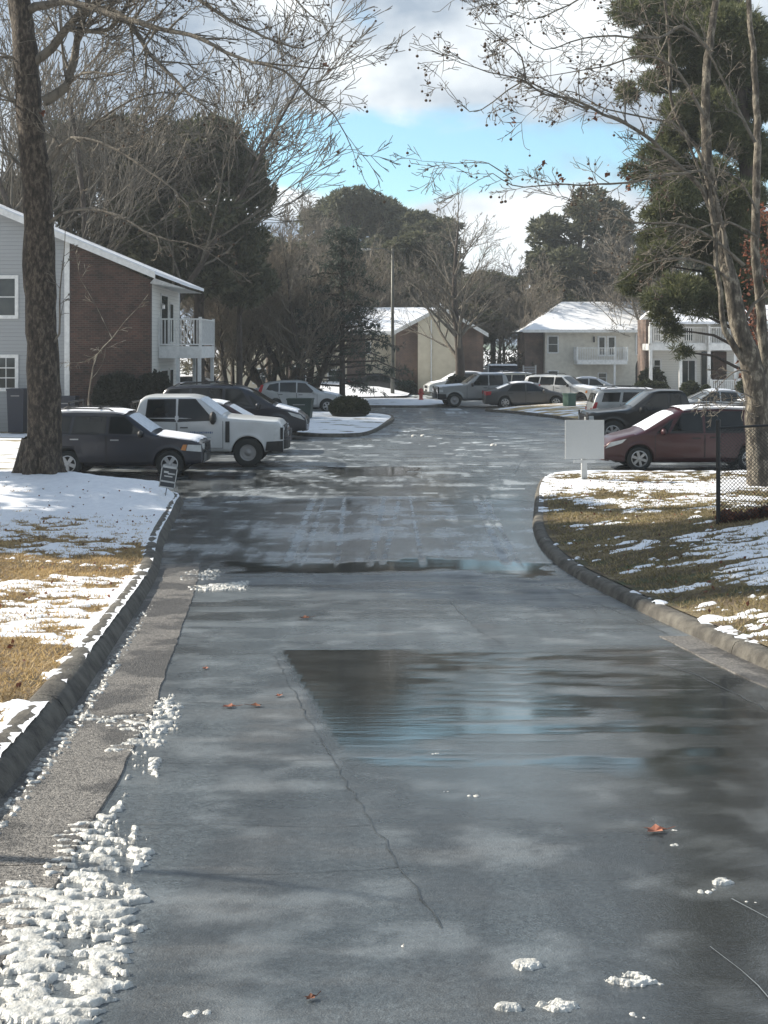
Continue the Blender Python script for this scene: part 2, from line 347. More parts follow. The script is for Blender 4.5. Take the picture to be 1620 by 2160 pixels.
def build_road():
    rows = [-4.0, -2, 0, 2, 3]; d = 3.6
    while d < 62: rows.append(d); d *= 1.0062
    rows += list(np.arange(62.5, 125, 1.5)); rows = np.array(rows)
    left = np.interp(rows, [-4, 28, 31, 52, 56, 58, 125], [-4.6, -5.2, -9.8, -9.8, -9.8, -17, -20])
    right = np.interp(rows, [-4, 30, 32, 34, 60, 125], [5.0, 5.0, 13, 16, 18, 22])
    cin = np.arange(-4.5, 4.5001, .05); fr = np.linspace(0, 1, 26)[1:]
    X = []
    for l, r in zip(left, right):
        X.append(np.concatenate([(-4.5 + (l + 4.5) * fr)[::-1], cin, 4.5 + (r - 4.5) * fr]))
    X = np.array(X); Y = np.repeat(rows[:, None], X.shape[1], 1)
    Z = gz(Y) + .004
    Z = Z - .02 * sst(6, 30, Y) * 0
    ys = np.maximum(Y, 3); px, py = proj(X, ys)
    nA = fbm(X * .35, Y * 1.1, 3, 5); nB = fbm(X * 1.2, Y * 4.5, 9, 5); nC = fbm(X * 4, Y * 4, 21, 4)
    # standing water
    pud = [(575, 1368), (1630, 1362), (1700, 1800), (1330, 1770), (1000, 1740), (800, 1730), (705, 1610), (650, 1500)]
    wp = [G(a, b) for a, b in pud]
    dp = pdist(X, Y, wp)
    wet = sst(-.15, .30, dp + (nA - .5) * .7) * (.78 + .22 * sst(.4, .6, nB))
    wet *= 1 - .55 * sst(1600, 1740, py) * sst(.35, .6, nB)
    dpn = dp + .05 * (fbm(X * 7, Y * 7, 400, 3) - .5); sharp = sst(0.0, .10, dpn) * sst(1700, 1560, py) * sst(1150, 820, px)
    wet = np.maximum(wet * sst(-.06, .06, dpn + np.where(px < 800, 0, .4) + .3 * (nB - .5) * sst(700, 1000, px)), sharp)
    for poly, am in [([(470, 1188), (900, 1176), (1180, 1190), (1140, 1226), (1000, 1205), (700, 1212), (500, 1212)], 1),
                 ([(680, 985), (880, 985), (880, 1005), (700, 1008)], 1), ([(150, 1010), (560, 1000), (700, 1020), (400, 1040), (200, 1046)], .9),
                 ([(540, 1050), (1130, 1048), (1130, 1062), (600, 1066)], .8)]:
        dd = pdist(X, Y, [G(a, b) for a, b in poly]); wet = np.maximum(wet, am * sst(-.1, .15, dd + (nB - .5) * 1.0))
    wet = np.maximum(wet, .6 * sst(.52, .64, nA) * sst(34, 12, Y) * (.1 + .9 * sst(10, 13, Y))); wet = np.maximum(wet, .7 * sst(18, 20, Y) * sst(40, 30, Y))
    rd = sst(1100, 1500, px) * sst(1350, 1500, py); wet = np.maximum(wet, .8 * rd)
    # slush film
    zone = sst(18.2, 20.5, Y) * sst(44, 29, Y) + .12 * sst(30, 40, Y)
    zone = np.maximum(zone * .9, .75 * sst(-3, -5, X) * sst(28, 31, Y))
    track = np.zeros_like(X)
    for xa, xb, w in [(-1.55, -1.6, .10), (-1.3, -1.35, .05), (-.2, .0, .07), (.0, .35, .06), (.62, .6, .05), (1.95, 2.1, .10), (2.15, 2.3, .05), (-.75, -.9, .05)]:
        c = xa + (xb - xa) * (Y - 20) / 8; track = np.maximum(track, sst(w, w * .3, np.abs(X - c)) * sst(19, 20.5, Y) * sst(29, 27, Y) * sst(.3, .5, nC))
    nD = fbm(X * 2.2, Y * 3.2, 131, 5); sl = zone * sst(.46, .60, nB * .12 + nA * .2 + fbm(X * 1.1, Y * 1.6, 133, 6) * .43 + fbm(X * 5, Y * .7, 141, 5) * .25 + .02 * sst(30, 20, Y)) * .52
    # diagonal wheel ruts running into the left bays
    diag = np.abs(np.sin((X * 1.0 + Y * .38) * 3.2 + nA * 3)) ; sl = np.maximum(sl, .6 * sst(.88, 1, diag) * sst(27, 30, Y) * sst(0, -2, X) * sst(48, 40, Y) * sst(.35, .6, nC))
    sl = np.maximum(sl, track * .55 * sst(.38, .55, nD)); wet = wet * (1 - track * .9)
    sl = np.maximum(sl * (1 - .35 * sst(32, 40, Y)), .75 * sst(.70, .75, nB) * sst(30, 45, Y))
    sl = np.maximum(sl, .6 * sst(.68, .76, fbm(X * .9, Y * 2.2, 77, 5)) * sst(16, 22, Y))
    sl = np.maximum(sl, .12 * sst(.4, .7, nC) * sst(.4, .6, nD) * sst(20, 14, Y))
    sl = np.maximum(sl, sst(.45, .55, nB) * sst(74, 80, Y) * .9)
    sl *= 1 - np.clip(wet - .7, 0, 1) * 2.6
    V = np.stack([X, Y, Z], -1).reshape(-1, 3)
    npmesh('road', V, gridfaces(*X.shape), MT['road'], attrs={'wet': wet, 'slush': np.clip(sl, 0, 1), 'dry': np.clip(fbm(X * 2.6 + .2 * Y * 0, Y * .10, 501, 4) * .6 + fbm(X * .9, Y * .45, 511, 4) * .4, 0, 1)}, kind='structure')  # dry attribute: noise bands standing in for road sheen
build_road()
g = MB(); g.add([(-600, -60, -.006), (600, -60, -.006), (600, 900, -.006), (-600, 900, -.006)], [(0, 1, 2, 3)]); g.build('ground', MT['ground'], kind='structure')

# ------------------------------------------------------------ lawns
def lift_l(x, y):
    m = .15 + .42 * np.exp(-(((x + 8.2) / 4.2) ** 2 + ((y - 28.2) / 2.6) ** 2)) + .05 * (fbm(x * .5, y * .5, 5, 3) - .5)
    return m
def lift_r(x, y):
    return .15 + .15 * np.clip(x - kx(SKR, np.minimum(y, 27)) - .4, 0, 3.2) * sst(27, 20, y) + .05 * (fbm(x * .6, y * .6, 6, 3) - .5)
def lawn(side):
    sk = SKL if side < 0 else SKR; lf = lift_l if side < 0 else lift_r
    ymax = 28.0 if side < 0 else 32.6
    rows = np.concatenate([np.arange(-4, 6, .5), np.arange(6, 34.5, .12)])
    XS, YS = [], []
    ex = np.array([p[0] for p in sk]); ey = np.array([p[1] for p in sk])
    t = np.concatenate([np.linspace(0, 4, 80), np.linspace(4.2, 36, 50)])
    far = [p for p in sk if p[1] > ymax - .6]
    for y in rows:
        # offset behind kerb (0.24 m)
        j = np.searchsorted(ey, y)
        if y > ey.max() - .01: continue
        x0 = np.interp(y, ey, ex)
        XS.append(x0 + side * (.2 + t)); YS.append(np.full(t.shape, y))
    X = np.array(XS); Y = np.array(YS)
    Z = gz(Y) + lf(X, Y)
    # near the kerb line blend to the kerb height
    dk = np.abs(X - X[:, :1])
    Z = np.where(dk < .3, gz(Y) + .145 + (Z - gz(Y) - .145) * dk / .3, Z) - .01
    # slope down at the back edge
    yb = np.interp(np.abs(X), [abs(p[0]) for p in sk if p[1] > ymax - 1.0], [p[1] for p in sk if p[1] > ymax - 1.0])
    Z = np.where(Y > yb - .8, np.minimum(Z, gz(Y) + .14 + np.clip(yb - Y, 0, 1) * .5), Z)
    V = np.stack([X, Y, Z], -1).reshape(-1, 3)
    npmesh('lawn', V, gridfaces(*X.shape)[:, ::side if side > 0 else 1], MT['lawnl' if side < 0 else 'lawnr'], kind='structure')
    return X, Y, Z
LL = lawn(-1); LR = lawn(1)
def lawn_z(side, x, y):
    lf = lift_l if side < 0 else lift_r
    return gz(y) + lf(x, y) - .01
def lawn_height(side, X, Y):
    sk = SKL if side < 0 else SKR; lf = lift_l if side < 0 else lift_r; ymax = 28.0 if side < 0 else 32.6
    ex = np.array([p[0] for p in sk]); ey = np.array([p[1] for p in sk])
    dk = side * (X - np.interp(Y, ey, ex)) - .2
    Z = gz(Y) + lf(X, Y)
    Z = np.where(dk < .3, gz(Y) + .145 + (Z - gz(Y) - .145) * np.clip(dk, 0, .3) / .3, Z) - .01
    yb = np.interp(np.abs(X), [abs(p[0]) for p in sk if p[1] > ymax - 1.0], [p[1] for p in sk if p[1] > ymax - 1.0])
    return np.where(Y > yb - .8, np.minimum(Z, gz(Y) + .14 + np.clip(yb - Y, 0, 1) * .5), Z), dk, yb - Y
# snow lying on the lawns, a real sheet that dips under the grass where it has melted
def snow_h(side, X, Y, dk, px=None):
    n = fbm(X * .8, Y * 1.6, 31, 5); n2 = fbm(X * 4, Y * 7, 41, 5); m = n * .5 + n2 * .5
    if side < 0:
        bias = np.interp(Y, [6, 8.5, 9.5, 11, 12.5, 14, 15.5, 17, 18.6, 20, 22, 24, 31], [-.02, -.07, -.20, -.17, .05, -.07, .02, -.06, -.15, -.07, .09, .18, .26])
        bias = bias + .16 * sst(.22, .05, dk) * (1 - sst(19, 21, Y) * .5)
    else:
        bias = np.interp(Y, [6, 18, 22, 25, 27, 33], [.02, .02, -.05, -.06, .02, .03])
        bias = bias + .08 * sst(1.9, 4.2, dk + .16 * (18 - Y)) * sst(22, 17, Y) - .14 * sst(2.6, 1.2, dk + .12 * (18 - Y)) * sst(24, 18, Y)
        bias = bias - .06 * sst(19, 22, Y) * sst(27, 24, Y)
    return m + bias - .5, n2
def lawn_snow(side):
    rows = []; d = 6.0
    while d < (31.2 if side < 0 else 33.0): rows.append(d); d += max(.022, d * .0032)
    rows = np.array(rows)
    offs = [0.0]
    while offs[-1] < 16: offs.append(offs[-1] + max(.03, offs[-1] * .018))
    sk = SKL if side < 0 else SKR
    ex = np.array([p[0] for p in sk]); ey = np.array([p[1] for p in sk])
    x0 = np.interp(rows, ey, ex)
    X = x0[:, None] + side * (.1 + np.array(offs))[None, :]; Y = np.repeat(rows[:, None], X.shape[1], 1)
    Z, dk, db = lawn_height(side, X, Y)
    hgt, n2 = snow_h(side, X, Y, dk)
    Zs = Z + np.clip(hgt * .35, -.03, .020) + .03 * (n2 - .5) * (hgt > .02) + .012 * (fbm(X * 9, Y * 9, 91, 3) - .5)
    Zs = np.where(db < .0, Z - .05, Zs)
    V = np.stack([X, Y, Zs], -1).reshape(-1, 3)
    keep = (hgt > -.06) & (db > -.05)
    fq = gridfaces(*X.shape); kk = keep.ravel()[fq].any(1); fq = fq[kk]
    npmesh('lawn_snow', V, fq, MT['snow'], kind='stuff', label='thin melting snow lying on the %s' % ('dry lawn by the thick-trunked tree' if side < 0 else 'bank inside the black fence'), cat='snow')
lawn_snow(-1); lawn_snow(1)
# dry grass blades
def blades(side, n, ylo, yhi, mat, name, label):
    rg = np.random.default_rng(5 + side)
    Y = ylo + (yhi - ylo) * rg.random(n) ** 1.5
    sk = SKL if side < 0 else SKR
    x0 = np.interp(Y, [p[1] for p in sk], [p[0] for p in sk])
    X = x0 + side * (.28 + rg.random(n) * (5.5 if side < 0 else 6))
    Z, dk, db = lawn_height(side, X, Y)
    sh, _n = snow_h(side, X, Y, dk); hgt = (.02 + .035 * rg.random(n)) * (1 - .75 * sst(.03, .12, sh)); w = .0035 + .0004 * Y; a = rg.random(n) * 6.28; ln = rg.normal(0, .045, (n, 2))
    V = np.empty((n, 3, 3)); V[:, 0] = np.stack([X - w * np.cos(a), Y - w * np.sin(a), Z - .005], -1); V[:, 1] = np.stack([X + w * np.cos(a), Y + w * np.sin(a), Z - .005], -1)
    V[:, 2] = np.stack([X + ln[:, 0], Y + ln[:, 1], Z + hgt], -1)
    npmesh(name, V.reshape(-1, 3), np.arange(3 * n).reshape(-1, 3), mat, smooth=False, nv=3, kind='stuff', label=label, cat='grass')
MT['dryr'] = leafmat('dull_grass', (.15, .13, .055), (.42, .33, .18), 1.0)
blades(-1, 90000, 6.5, 27, MT['dry'], 'grass', 'short dry straw coloured grass poking through snow beside the left kerb')
blades(1, 70000, 9, 32, MT['dryr'], 'grass', 'short olive and brown grass on the lawn below the black fence')

# ------------------------------------------------------------ kerbs
def kerb_sweep(name, sk, side, prof, mat, y1=None, joint=3.05, smooth=False, gap=.012, noisy=.004):
    mb = MB(); n = len(prof); run = 0; pts = [p for p in sk if p[1] > 2.5 and abs(p[0]) < 16]
    T = []
    for i, p in enumerate(pts):
        a = pts[max(0, i - 1)]; b = pts[min(len(pts) - 1, i + 1)]
        d = Vector((b[0] - a[0], b[1] - a[1])).normalized(); T.append(d)
    prev = None
    for i in range(len(pts)):
        d = T[i]; nx = Vector((-d.y, d.x)) * (-side) * -1  # outward from the road
        if side > 0: nx = Vector((d.y, -d.x))
        else: nx = Vector((-d.y, d.x))
        ring = []
        for (u, z) in prof:
            j = noisy * (rnd.random() - .5)
            if name == 'gutter' and u < -.3: u = u + .035 * float(fbm(np.array(pts[i][1] * 5.0), np.array(3.3), 7, 3) - .5) + .02 * (rnd.random() - .5)
            x = pts[i][0] + nx.x * u; y = pts[i][1] + nx.y * u
            ring.append(Vector((x, y, gzf(y) + z + j)))
        if prev is not None:
            L = (Vector(pts[i]) - Vector(pts[i - 1])).length; run += L
            if run > joint:
                run = 0
                a = [p.lerp(q, 0) for p, q in zip(prev, ring)]; b = [p.lerp(q, 1 - gap / L) for p, q in zip(prev, ring)]
                # notch at the joint
                c = [q - Vector((0, 0, .03)) for q in b]
                mb.add(a + b, [(k, k + 1, n + k + 1, n + k) if side > 0 else (k + 1, k, n + k, n + k + 1) for k in range(n - 1)])
                mb.add(c + [q - Vector((0, 0, .03)) for q in ring], [(k, k + 1, n + k + 1, n + k) if side > 0 else (k + 1, k, n + k, n + k + 1) for k in range(n - 1)])
            else:
                mb.add(prev + ring, [(k, k + 1, n + k + 1, n + k) if side > 0 else (k + 1, k, n + k, n + k + 1) for k in range(n - 1)])
        prev = ring
    return mb.build(name, mat, kind='structure', smooth=smooth)
kp = [(-.02, -.03), (0, .01), (.035, .07), (.07, .12), (.12, .15), (.18, .163), (.24, .158), (.27, .14), (.28, .05)]
kerb_sweep('kerb', SKL, -1, kp, MT['kerb'], smooth=True, noisy=.002); kerb_sweep('kerb', SKR, 1, [(-.02, -.03), (0, .02), (.015, .075), (.04, .112), (.08, .128), (.14, .13), (.18, .127), (.22, .12), (.28, .05)], MT['kerb'], smooth=True, noisy=.002)
gut = [(-.02, .006), (-.62, .012), (-.625, -.02)]
gp = [p for p in SKL if p[1] < 19.6]
kerb_sweep('gutter', gp, -1, [(.03, .008), (-.25, .010), (-.60, .016), (-.615, -.02)], MT['gutter'], gap=.008, noisy=.002)
gr = [p for p in SKR if p[1] < 12.9]
kerb_sweep('gutter', gr, 1, [(.03, .008), (-.2, .010), (-.36, .014), (-.37, -.02)], MT['gutter'], gap=.008, noisy=.002)
# islands
def island(name, pxs, mat, h=.13, lift=0, kw=.16, kerb=True, mound=0, world=None, label=None):
    pts = world or [G(a, b) for a, b in pxs]
    c = Vector((sum(p[0] for p in pts) / len(pts), sum(p[1] for p in pts) / len(pts)))
    q = spline(pts + [pts[0]], .6)[:-1]
    if kerb:
        kb = MB(); inn = []
        for p in q:
            v = Vector(p) - c; inn.append(tuple(c + v * (1 - kw / max(v.length, .5) * 1.4)))
        n = len(q)
        vs = [(p[0], p[1], -.02) for p in q] + [(p[0] + (c.x - p[0]) * .01, p[1] + (c.y - p[1]) * .01, h) for p in q] + [(p[0], p[1], h + .008) for p in inn] + [(p[0], p[1], 0) for p in inn]
        fs = [(i + k * n, (i + 1) % n + k * n, (i + 1) % n + (k + 1) * n, i + (k + 1) * n) for k in range(3) for i in range(n)]
        kb.add(vs, fs); kb.build('kerb', MT['kerb'], kind='structure')
    else: inn = q
    mb = MB(); n = len(inn); vs = []; rings = 9
    for k in range(rings):
        f = 1 - k / rings
        for p in inn:
            x = c.x + (p[0] - c.x) * f; y = c.y + (p[1] - c.y) * f
            z = h - .02 + mound * (1 - f * f) + (.04 * (fbm(x * 1.5, y * 1.5, 8, 3) - .5) if k else 0)
            vs.append((x, y, float(z)))
    vs.append((c.x, c.y, h + mound))
    fs = [(k * n + i, k * n + (i + 1) % n, (k + 1) * n + (i + 1) % n, (k + 1) * n + i) for k in range(rings - 1) for i in range(n)]
    fs += [((rings - 1) * n + i, (rings - 1) * n + (i + 1) % n, rings * n) for i in range(n)]
    mb.add(vs, fs); mb.build(name, mat, kind='structure', smooth=True)
def patchy(name, lo, hi, tan=(.5, .4, .22), sc_=1.2):
    m, nt, bs = newmat(name); bs.inputs['Roughness'].default_value = .8
    g = ramp(nt, noise(nt, 3, 5), [(.35, tuple(x * .55 for x in tan)), (.6, tan)])
    s = ramp(nt, noise(nt, sc_, 6, rough=.6, stretch=(.6, 1.2, 1)), [(lo, (0, 0, 0)), (hi, (1, 1, 1))])
    nt.links.new(mix(nt, s, g, (.84, .86, .9)), bs.inputs['Base Color']); bump(nt, bs, noise(nt, 8, 6), .6, .08); return m
MT['isl'] = patchy('snowy_island', .36, .42, (.2, .16, .09)); MT['tan'] = patchy('tan_island', .50, .58, (.46, .33, .15)); MT['isl2'] = patchy('mostly_snow', .30, .36, (.15, .13, .09))
island('snowy_island', [(560, 905), (640, 921), (760, 921), (815, 900), (832, 884), (800, 876), (690, 872), (600, 874)], MT['isl'], mound=.05)
island('grass_island', [(1022, 868), (1075, 872), (1150, 880), (1240, 892), (1330, 892), (1420, 872), (1400, 855), (1250, 848), (1130, 856)], MT['tan'], mound=.25)
island('snowy_verge', [(700, 858), (790, 860), (935, 859), (935, 847), (860, 843), (700, 845)], MT['isl2'], mound=.05)
island('snow_bank', [(560, 838), (640, 843), (760, 841), (860, 838), (870, 826), (820, 815), (700, 806), (600, 808), (540, 820)], MT['isl2'], h=.15, mound=.75, kerb=False)
island('lawn_strip', None, MT['ground'], world=[(9.3, 55), (12, 60), (14, 68), (16, 75), (40, 76), (40, 50), (17, 49)], mound=.1)

# slush heaps beside the left gutter: displaced sheet
def slush_sheet():
    xs = np.arange(-3.0, .3, .011); ys = []; d = 4.0
    while d < 27: ys.append(d); d += max(.011, .0017 * d)
    ys = np.array(ys)
    X, Y = np.meshgrid(xs, ys); off = kx(SKL, Y) + 2.3; X = X + off * 0
    px, py = proj(X, Y)
    w = fbm(X * 2.5, Y * 2.5, 61, 4) - .5
    rid = .5 + .5 * np.sin(Y * 60 + w * 22 + X * 3)
    n = fbm(X * 13, Y * 30, 51, 5); big = fbm(X * 1.7, Y * 2.2, 55, 4)
    cov = np.full(X.shape, -.86)
    def blob(poly, a, soft=.12):
        nonlocal cov
        dd = pdist(X, Y, [G(p, q) for p, q in poly]); cov = np.maximum(cov, -.86 + (a + .86) * sst(-soft, soft * .8, dd))
    blob([(-10, 1960), (130, 1985), (140, 2170), (-10, 2170)], .45)
    blob([(235, 1985), (285, 2010), (240, 2110), (170, 2180), (80, 2170), (150, 2060), (180, 2000)], .42)
    blob([(150, 1730), (265, 1700), (260, 1880), (300, 1905), (130, 1880), (40, 1850), (100, 1800)], .02, .15)
    blob([(-10, 1850), (130, 1880), (300, 1910), (285, 2010), (130, 1990), (-10, 1985)], .16, .12)
    blob([(270, 1790), (330, 1795), (305, 1830), (275, 1850)], .2, .05)
    blob([(255, 1860), (310, 1890), (320, 1905), (260, 1910)], .25, .05)
    blob([(262, 2000), (276, 2000), (272, 2080), (305, 2085), (262, 2090)], .22, .03)
    blob([(280, 1740), (292, 1738), (288, 1775), (278, 1775)], .2, .03)
    blob([(225, 1715), (262, 1690), (262, 1715), (235, 1740)], .2, .04)
    blob([(310, 1485), (372, 1455), (375, 1490), (390, 1480), (360, 1580), (270, 1600), (190, 1590), (280, 1560), (170, 1515), (280, 1510)], -.03, .12)
    blob([(310, 1600), (345, 1600), (335, 1640), (318, 1635)], .12, .05)
    blob([(330, 1440), (385, 1440), (330, 1660), (300, 1900), (290, 2160), (130, 2160), (60, 1900), (150, 1700), (230, 1560)], -.40, .25)
    blob([(388, 1240), (530, 1225), (520, 1245), (400, 1248)], .06, .1)
    blob([(340, 1205), (470, 1200), (480, 1225), (350, 1230)], -.1, .2)
    # line of ice along the toe of the kerb
    dk = X - kx(SKL, Y)
    toe = sst(.10, .04, np.abs(dk - .10)); cov = np.maximum(cov, -.7 + .58 * toe * sst(18, 14, Y) + .0)
    m = cov + (n - .5) * 1.25 + (big - .5) * .5 + (rid - .5) * .5 * sst(12, 8, Y)
    m = m - .35 * sst(.50, .62, fbm(X * 30, Y * 55, 71, 4)); hgt = np.clip(m, -.15, .5)
    Z = gz(Y) + .014 + .026 * (1 - np.exp(-np.clip(hgt, 0, 1) * 5)) * .55 + np.where(hgt < 0, hgt * .3, 0) + .012 * (fbm(X * 28, Y * 38, 3, 4) - .5) * (hgt > -.02)
    fq = gridfaces(*X.shape); kk = (m > -.12).ravel()[fq].any(1) & (dk > -.02).ravel()[fq].all(1)
    V = np.stack([X, Y, Z], -1).reshape(-1, 3)
    npmesh('slush', V, fq[kk], MT['slush'], kind='stuff', label='lumpy ridges of half melted slush over the gutter at the near left', cat='slush')
slush_sheet()
def snow_clump(px, py, w, label, seed, h=.35, flat=1.0):
    if w > 50: return slush_patch(px, py, w, label, seed)
    x, y = G(px, py); s = w / F * y; rg = random.Random(seed); mb = MB()
    for k in range(max(3, int(w / 9))):
        cx = (rg.random() - .5) * s; cy = (rg.random() - .5) * s * .5 * flat; r = s * (.12 + .13 * rg.random())
        n, mm = 9, 5; vs = []
        for i in range(mm + 1):
            for j in range(n):
                a = j / n * 6.283; b = i / mm * 1.57; rr = r * math.cos(b) * (1 + .35 * (rg.random() - .5))
                vs.append((cx + rr * math.cos(a), cy + rr * math.sin(a), r * h * 1.6 * math.sin(b) * (1 + .3 * rg.random()) - .004))
        mb.add(vs, [(i * n + j, i * n + (j + 1) % n, (i + 1) * n + (j + 1) % n, (i + 1) * n + j) for i in range(mm) for j in range(n)])
    o = mb.build('snow_clump', MT['slush'], smooth=True, label=label, cat='snow clump', group='snow clumps lying on the wet road'); o.location = (x, y, gzf(y) + .004)
def slush_patch(px, py, w, label, seed):
    x, y = G(px, py); s = w / F * y; n = 110; gx, gy = np.meshgrid(np.linspace(-.75, .75, n) * s, np.linspace(-.55, .55, n) * s)
    q = fbm(gx * 14 + seed * 9, gy * 22 + seed * 5, 200 + seed, 5); b2 = fbm(gx * 5 + seed, gy * 7, 300 + seed, 3)
    m = .42 - .9 * ((gx / (.62 * s)) ** 2 + (gy / (.42 * s)) ** 2) + (q - .5) * 1.5 + (b2 - .5) * 1.1; hgt = np.clip(m, -.2, .6)
    V = np.stack([gx, gy, gz(gy + y) - gzf(y) + .018 * (1 - np.exp(-np.clip(hgt, 0, 1) * 6)) + np.where(hgt < 0, hgt * .06, 0) + .003 + .006 * (q - .5)], -1).reshape(-1, 3)
    fq = gridfaces(n, n); fq = fq[(m > -.08).ravel()[fq].any(1)]
    o = npmesh('snow_clump', V, fq, MT['slush'], label=label, cat='snow clump', group='snow clumps lying on the wet road'); o.location = (x, y, gzf(y) + .004)
for a in [(1522, 1862, 62, 'elongated white snow clump near the right edge of the wet road', 1), (1490, 1882, 38, 'small snow clump just left of the elongated one', 2),
          (1428, 1785, 34, 'small pair of snow lumps below the red leaf', 3), (1420, 1752, 18, 'tiny snow lump right of the curled red leaf', 4),
          (1002, 1682, 30, 'tiny cluster of snow crumbs in mid road', 5), (940, 1672, 16, 'lone snow crumb left of the mid road cluster', 6), (916, 1591, 18, 'small snow crumb on the edge of the big puddle', 7),
          (1110, 2040, 66, 'flat broken slush patch towards the bottom of the road', 8), (1180, 2125, 88, 'largest broken slush heap at the bottom edge of the road', 9), (1330, 2070, 115, 'broad low slush patch near the lower right corner', 10),
          (1080, 2130, 60, 'small slush heap left of the largest heap', 11), (415, 2140, 50, 'faint low slush lump near the bottom, by the left snow', 12), (1345, 2145, 36, 'small lump on the bottom edge at right', 13), (1585, 1905, 24, 'two snow crumbs at the right edge', 14),
          (880, 920, 26, 'bit of slush on the far road near the island tip', 15), (1050, 940, 30, 'bit of slush on the far road left of the blank sign', 16)]:
    snow_clump(*a, h=.18 if a[2] > 85 else .35)
def leafobj(px, py, s, rz, label, mat):
    x, y = G(px, py); mb = MB(); pts = []
    for k in range(10):
        a = k / 10 * 6.283; r = s * (1 if k % 2 == 0 else .55); pts.append((r * math.cos(a) * 1.4, r * math.sin(a), .3 * s * abs(math.sin(a * 1.5)) + .008))
    mb.add(pts + [(0, 0, .004)], [(k, (k + 1) % 10, 10) for k in range(10)]); mb.tube([((s * 1.3, 0, .01), .002), ((s * 2.3, .01, .015), .002)], 4)
    o = mb.build('fallen_leaf', mat, label=label, cat='leaf', group='fallen leaves on the road'); o.location = (x, y, gzf(y) + .006); o.rotation_euler = (0, 0, rz)
leafobj(1382, 1757, .05, .2, 'curled red brown leaf among snow crumbs at right', MT['leafred']); leafobj(483, 1494, .045, .1, 'pale leaf on the asphalt right of the gutter', MT['leafred'])
leafobj(540, 1492, .04, 2.9, 'dark thin leaf just right of the pale leaf', MT['leaf']); leafobj(588, 1471, .03, 1, 'small red leaf on the puddle edge', MT['leafred']); leafobj(433, 1413, .03, 1.5, 'small reddish leaf farther up the asphalt', MT['leafred']); leafobj(643, 1306, .06, .5, 'dark leaf lying in the middle of the road beyond the puddle', MT['leaf']); leafobj(655, 2112, .02, .5, 'tiny dark leaf near the bottom of the road', MT['leaf'])
# seams in the asphalt
MT['seam'] = M_('seam', (.025, .03, .033), .4, (.07, .08, .088), 6); MT['seamw'] = M_('damp_seam', (.22, .24, .25), .4)
def seam(pts, w, mat='seam', jit=.03):
    w = w * .6
    wp = spline([G(a, b) for a, b in pts], .12); rg = random.Random(len(pts) + int(w * 1000)); vs = []
    for i, p in enumerate(wp):
        a = wp[max(0, i - 1)]; b = wp[min(len(wp) - 1, i + 1)]; d = Vector((b[0] - a[0], b[1] - a[1])).normalized(); n = Vector((-d.y, d.x)); j = (rg.random() - .5) * jit; ww = w * (.4 + rg.random())
        for s in (-1, 1): vs.append((p[0] + n.x * (j + s * ww / 2), p[1] + n.y * (j + s * ww / 2), gzf(p[1]) + .0085))
    mb = MB(); mb.add(vs, [(2 * i, 2 * i + 1, 2 * i + 3, 2 * i + 2) for i in range(len(wp) - 1)]); mb.build('road_seam', MT[mat], kind='structure')
seam([(580, 1385), (640, 1500), (700, 1600), (760, 1700), (820, 1790), (930, 1960)], .014); seam([(265, 1612), (430, 1610), (700, 1604)], .008); seam([(280, 1740), (500, 1742), (700, 1745), (780, 1742)], .008)
seam([(330, 1848), (600, 1843), (870, 1830)], .008); seam([(395, 1483), (480, 1484)], .012); seam([(1170, 1240), (1300, 1290), (1450, 1360), (1620, 1450)], .02); seam([(1390, 1400), (1480, 1430), (1620, 1500)], .015)
seam([(395, 1265), (360, 1375), (330, 1440), (300, 1505), (262, 1600), (235, 1665)], .025); seam([(1500, 2000), (1560, 2050), (1630, 2110)], .008, 'seamw'); seam([(1540, 1900), (1620, 1940)], .008, 'seamw')
seam([(620, 1050), (900, 1046), (1120, 1058)], .05); seam([(1085, 1000), (1120, 940), (1140, 900)], .03); seam([(950, 1270), (1010, 1330), (1060, 1360)], .015)

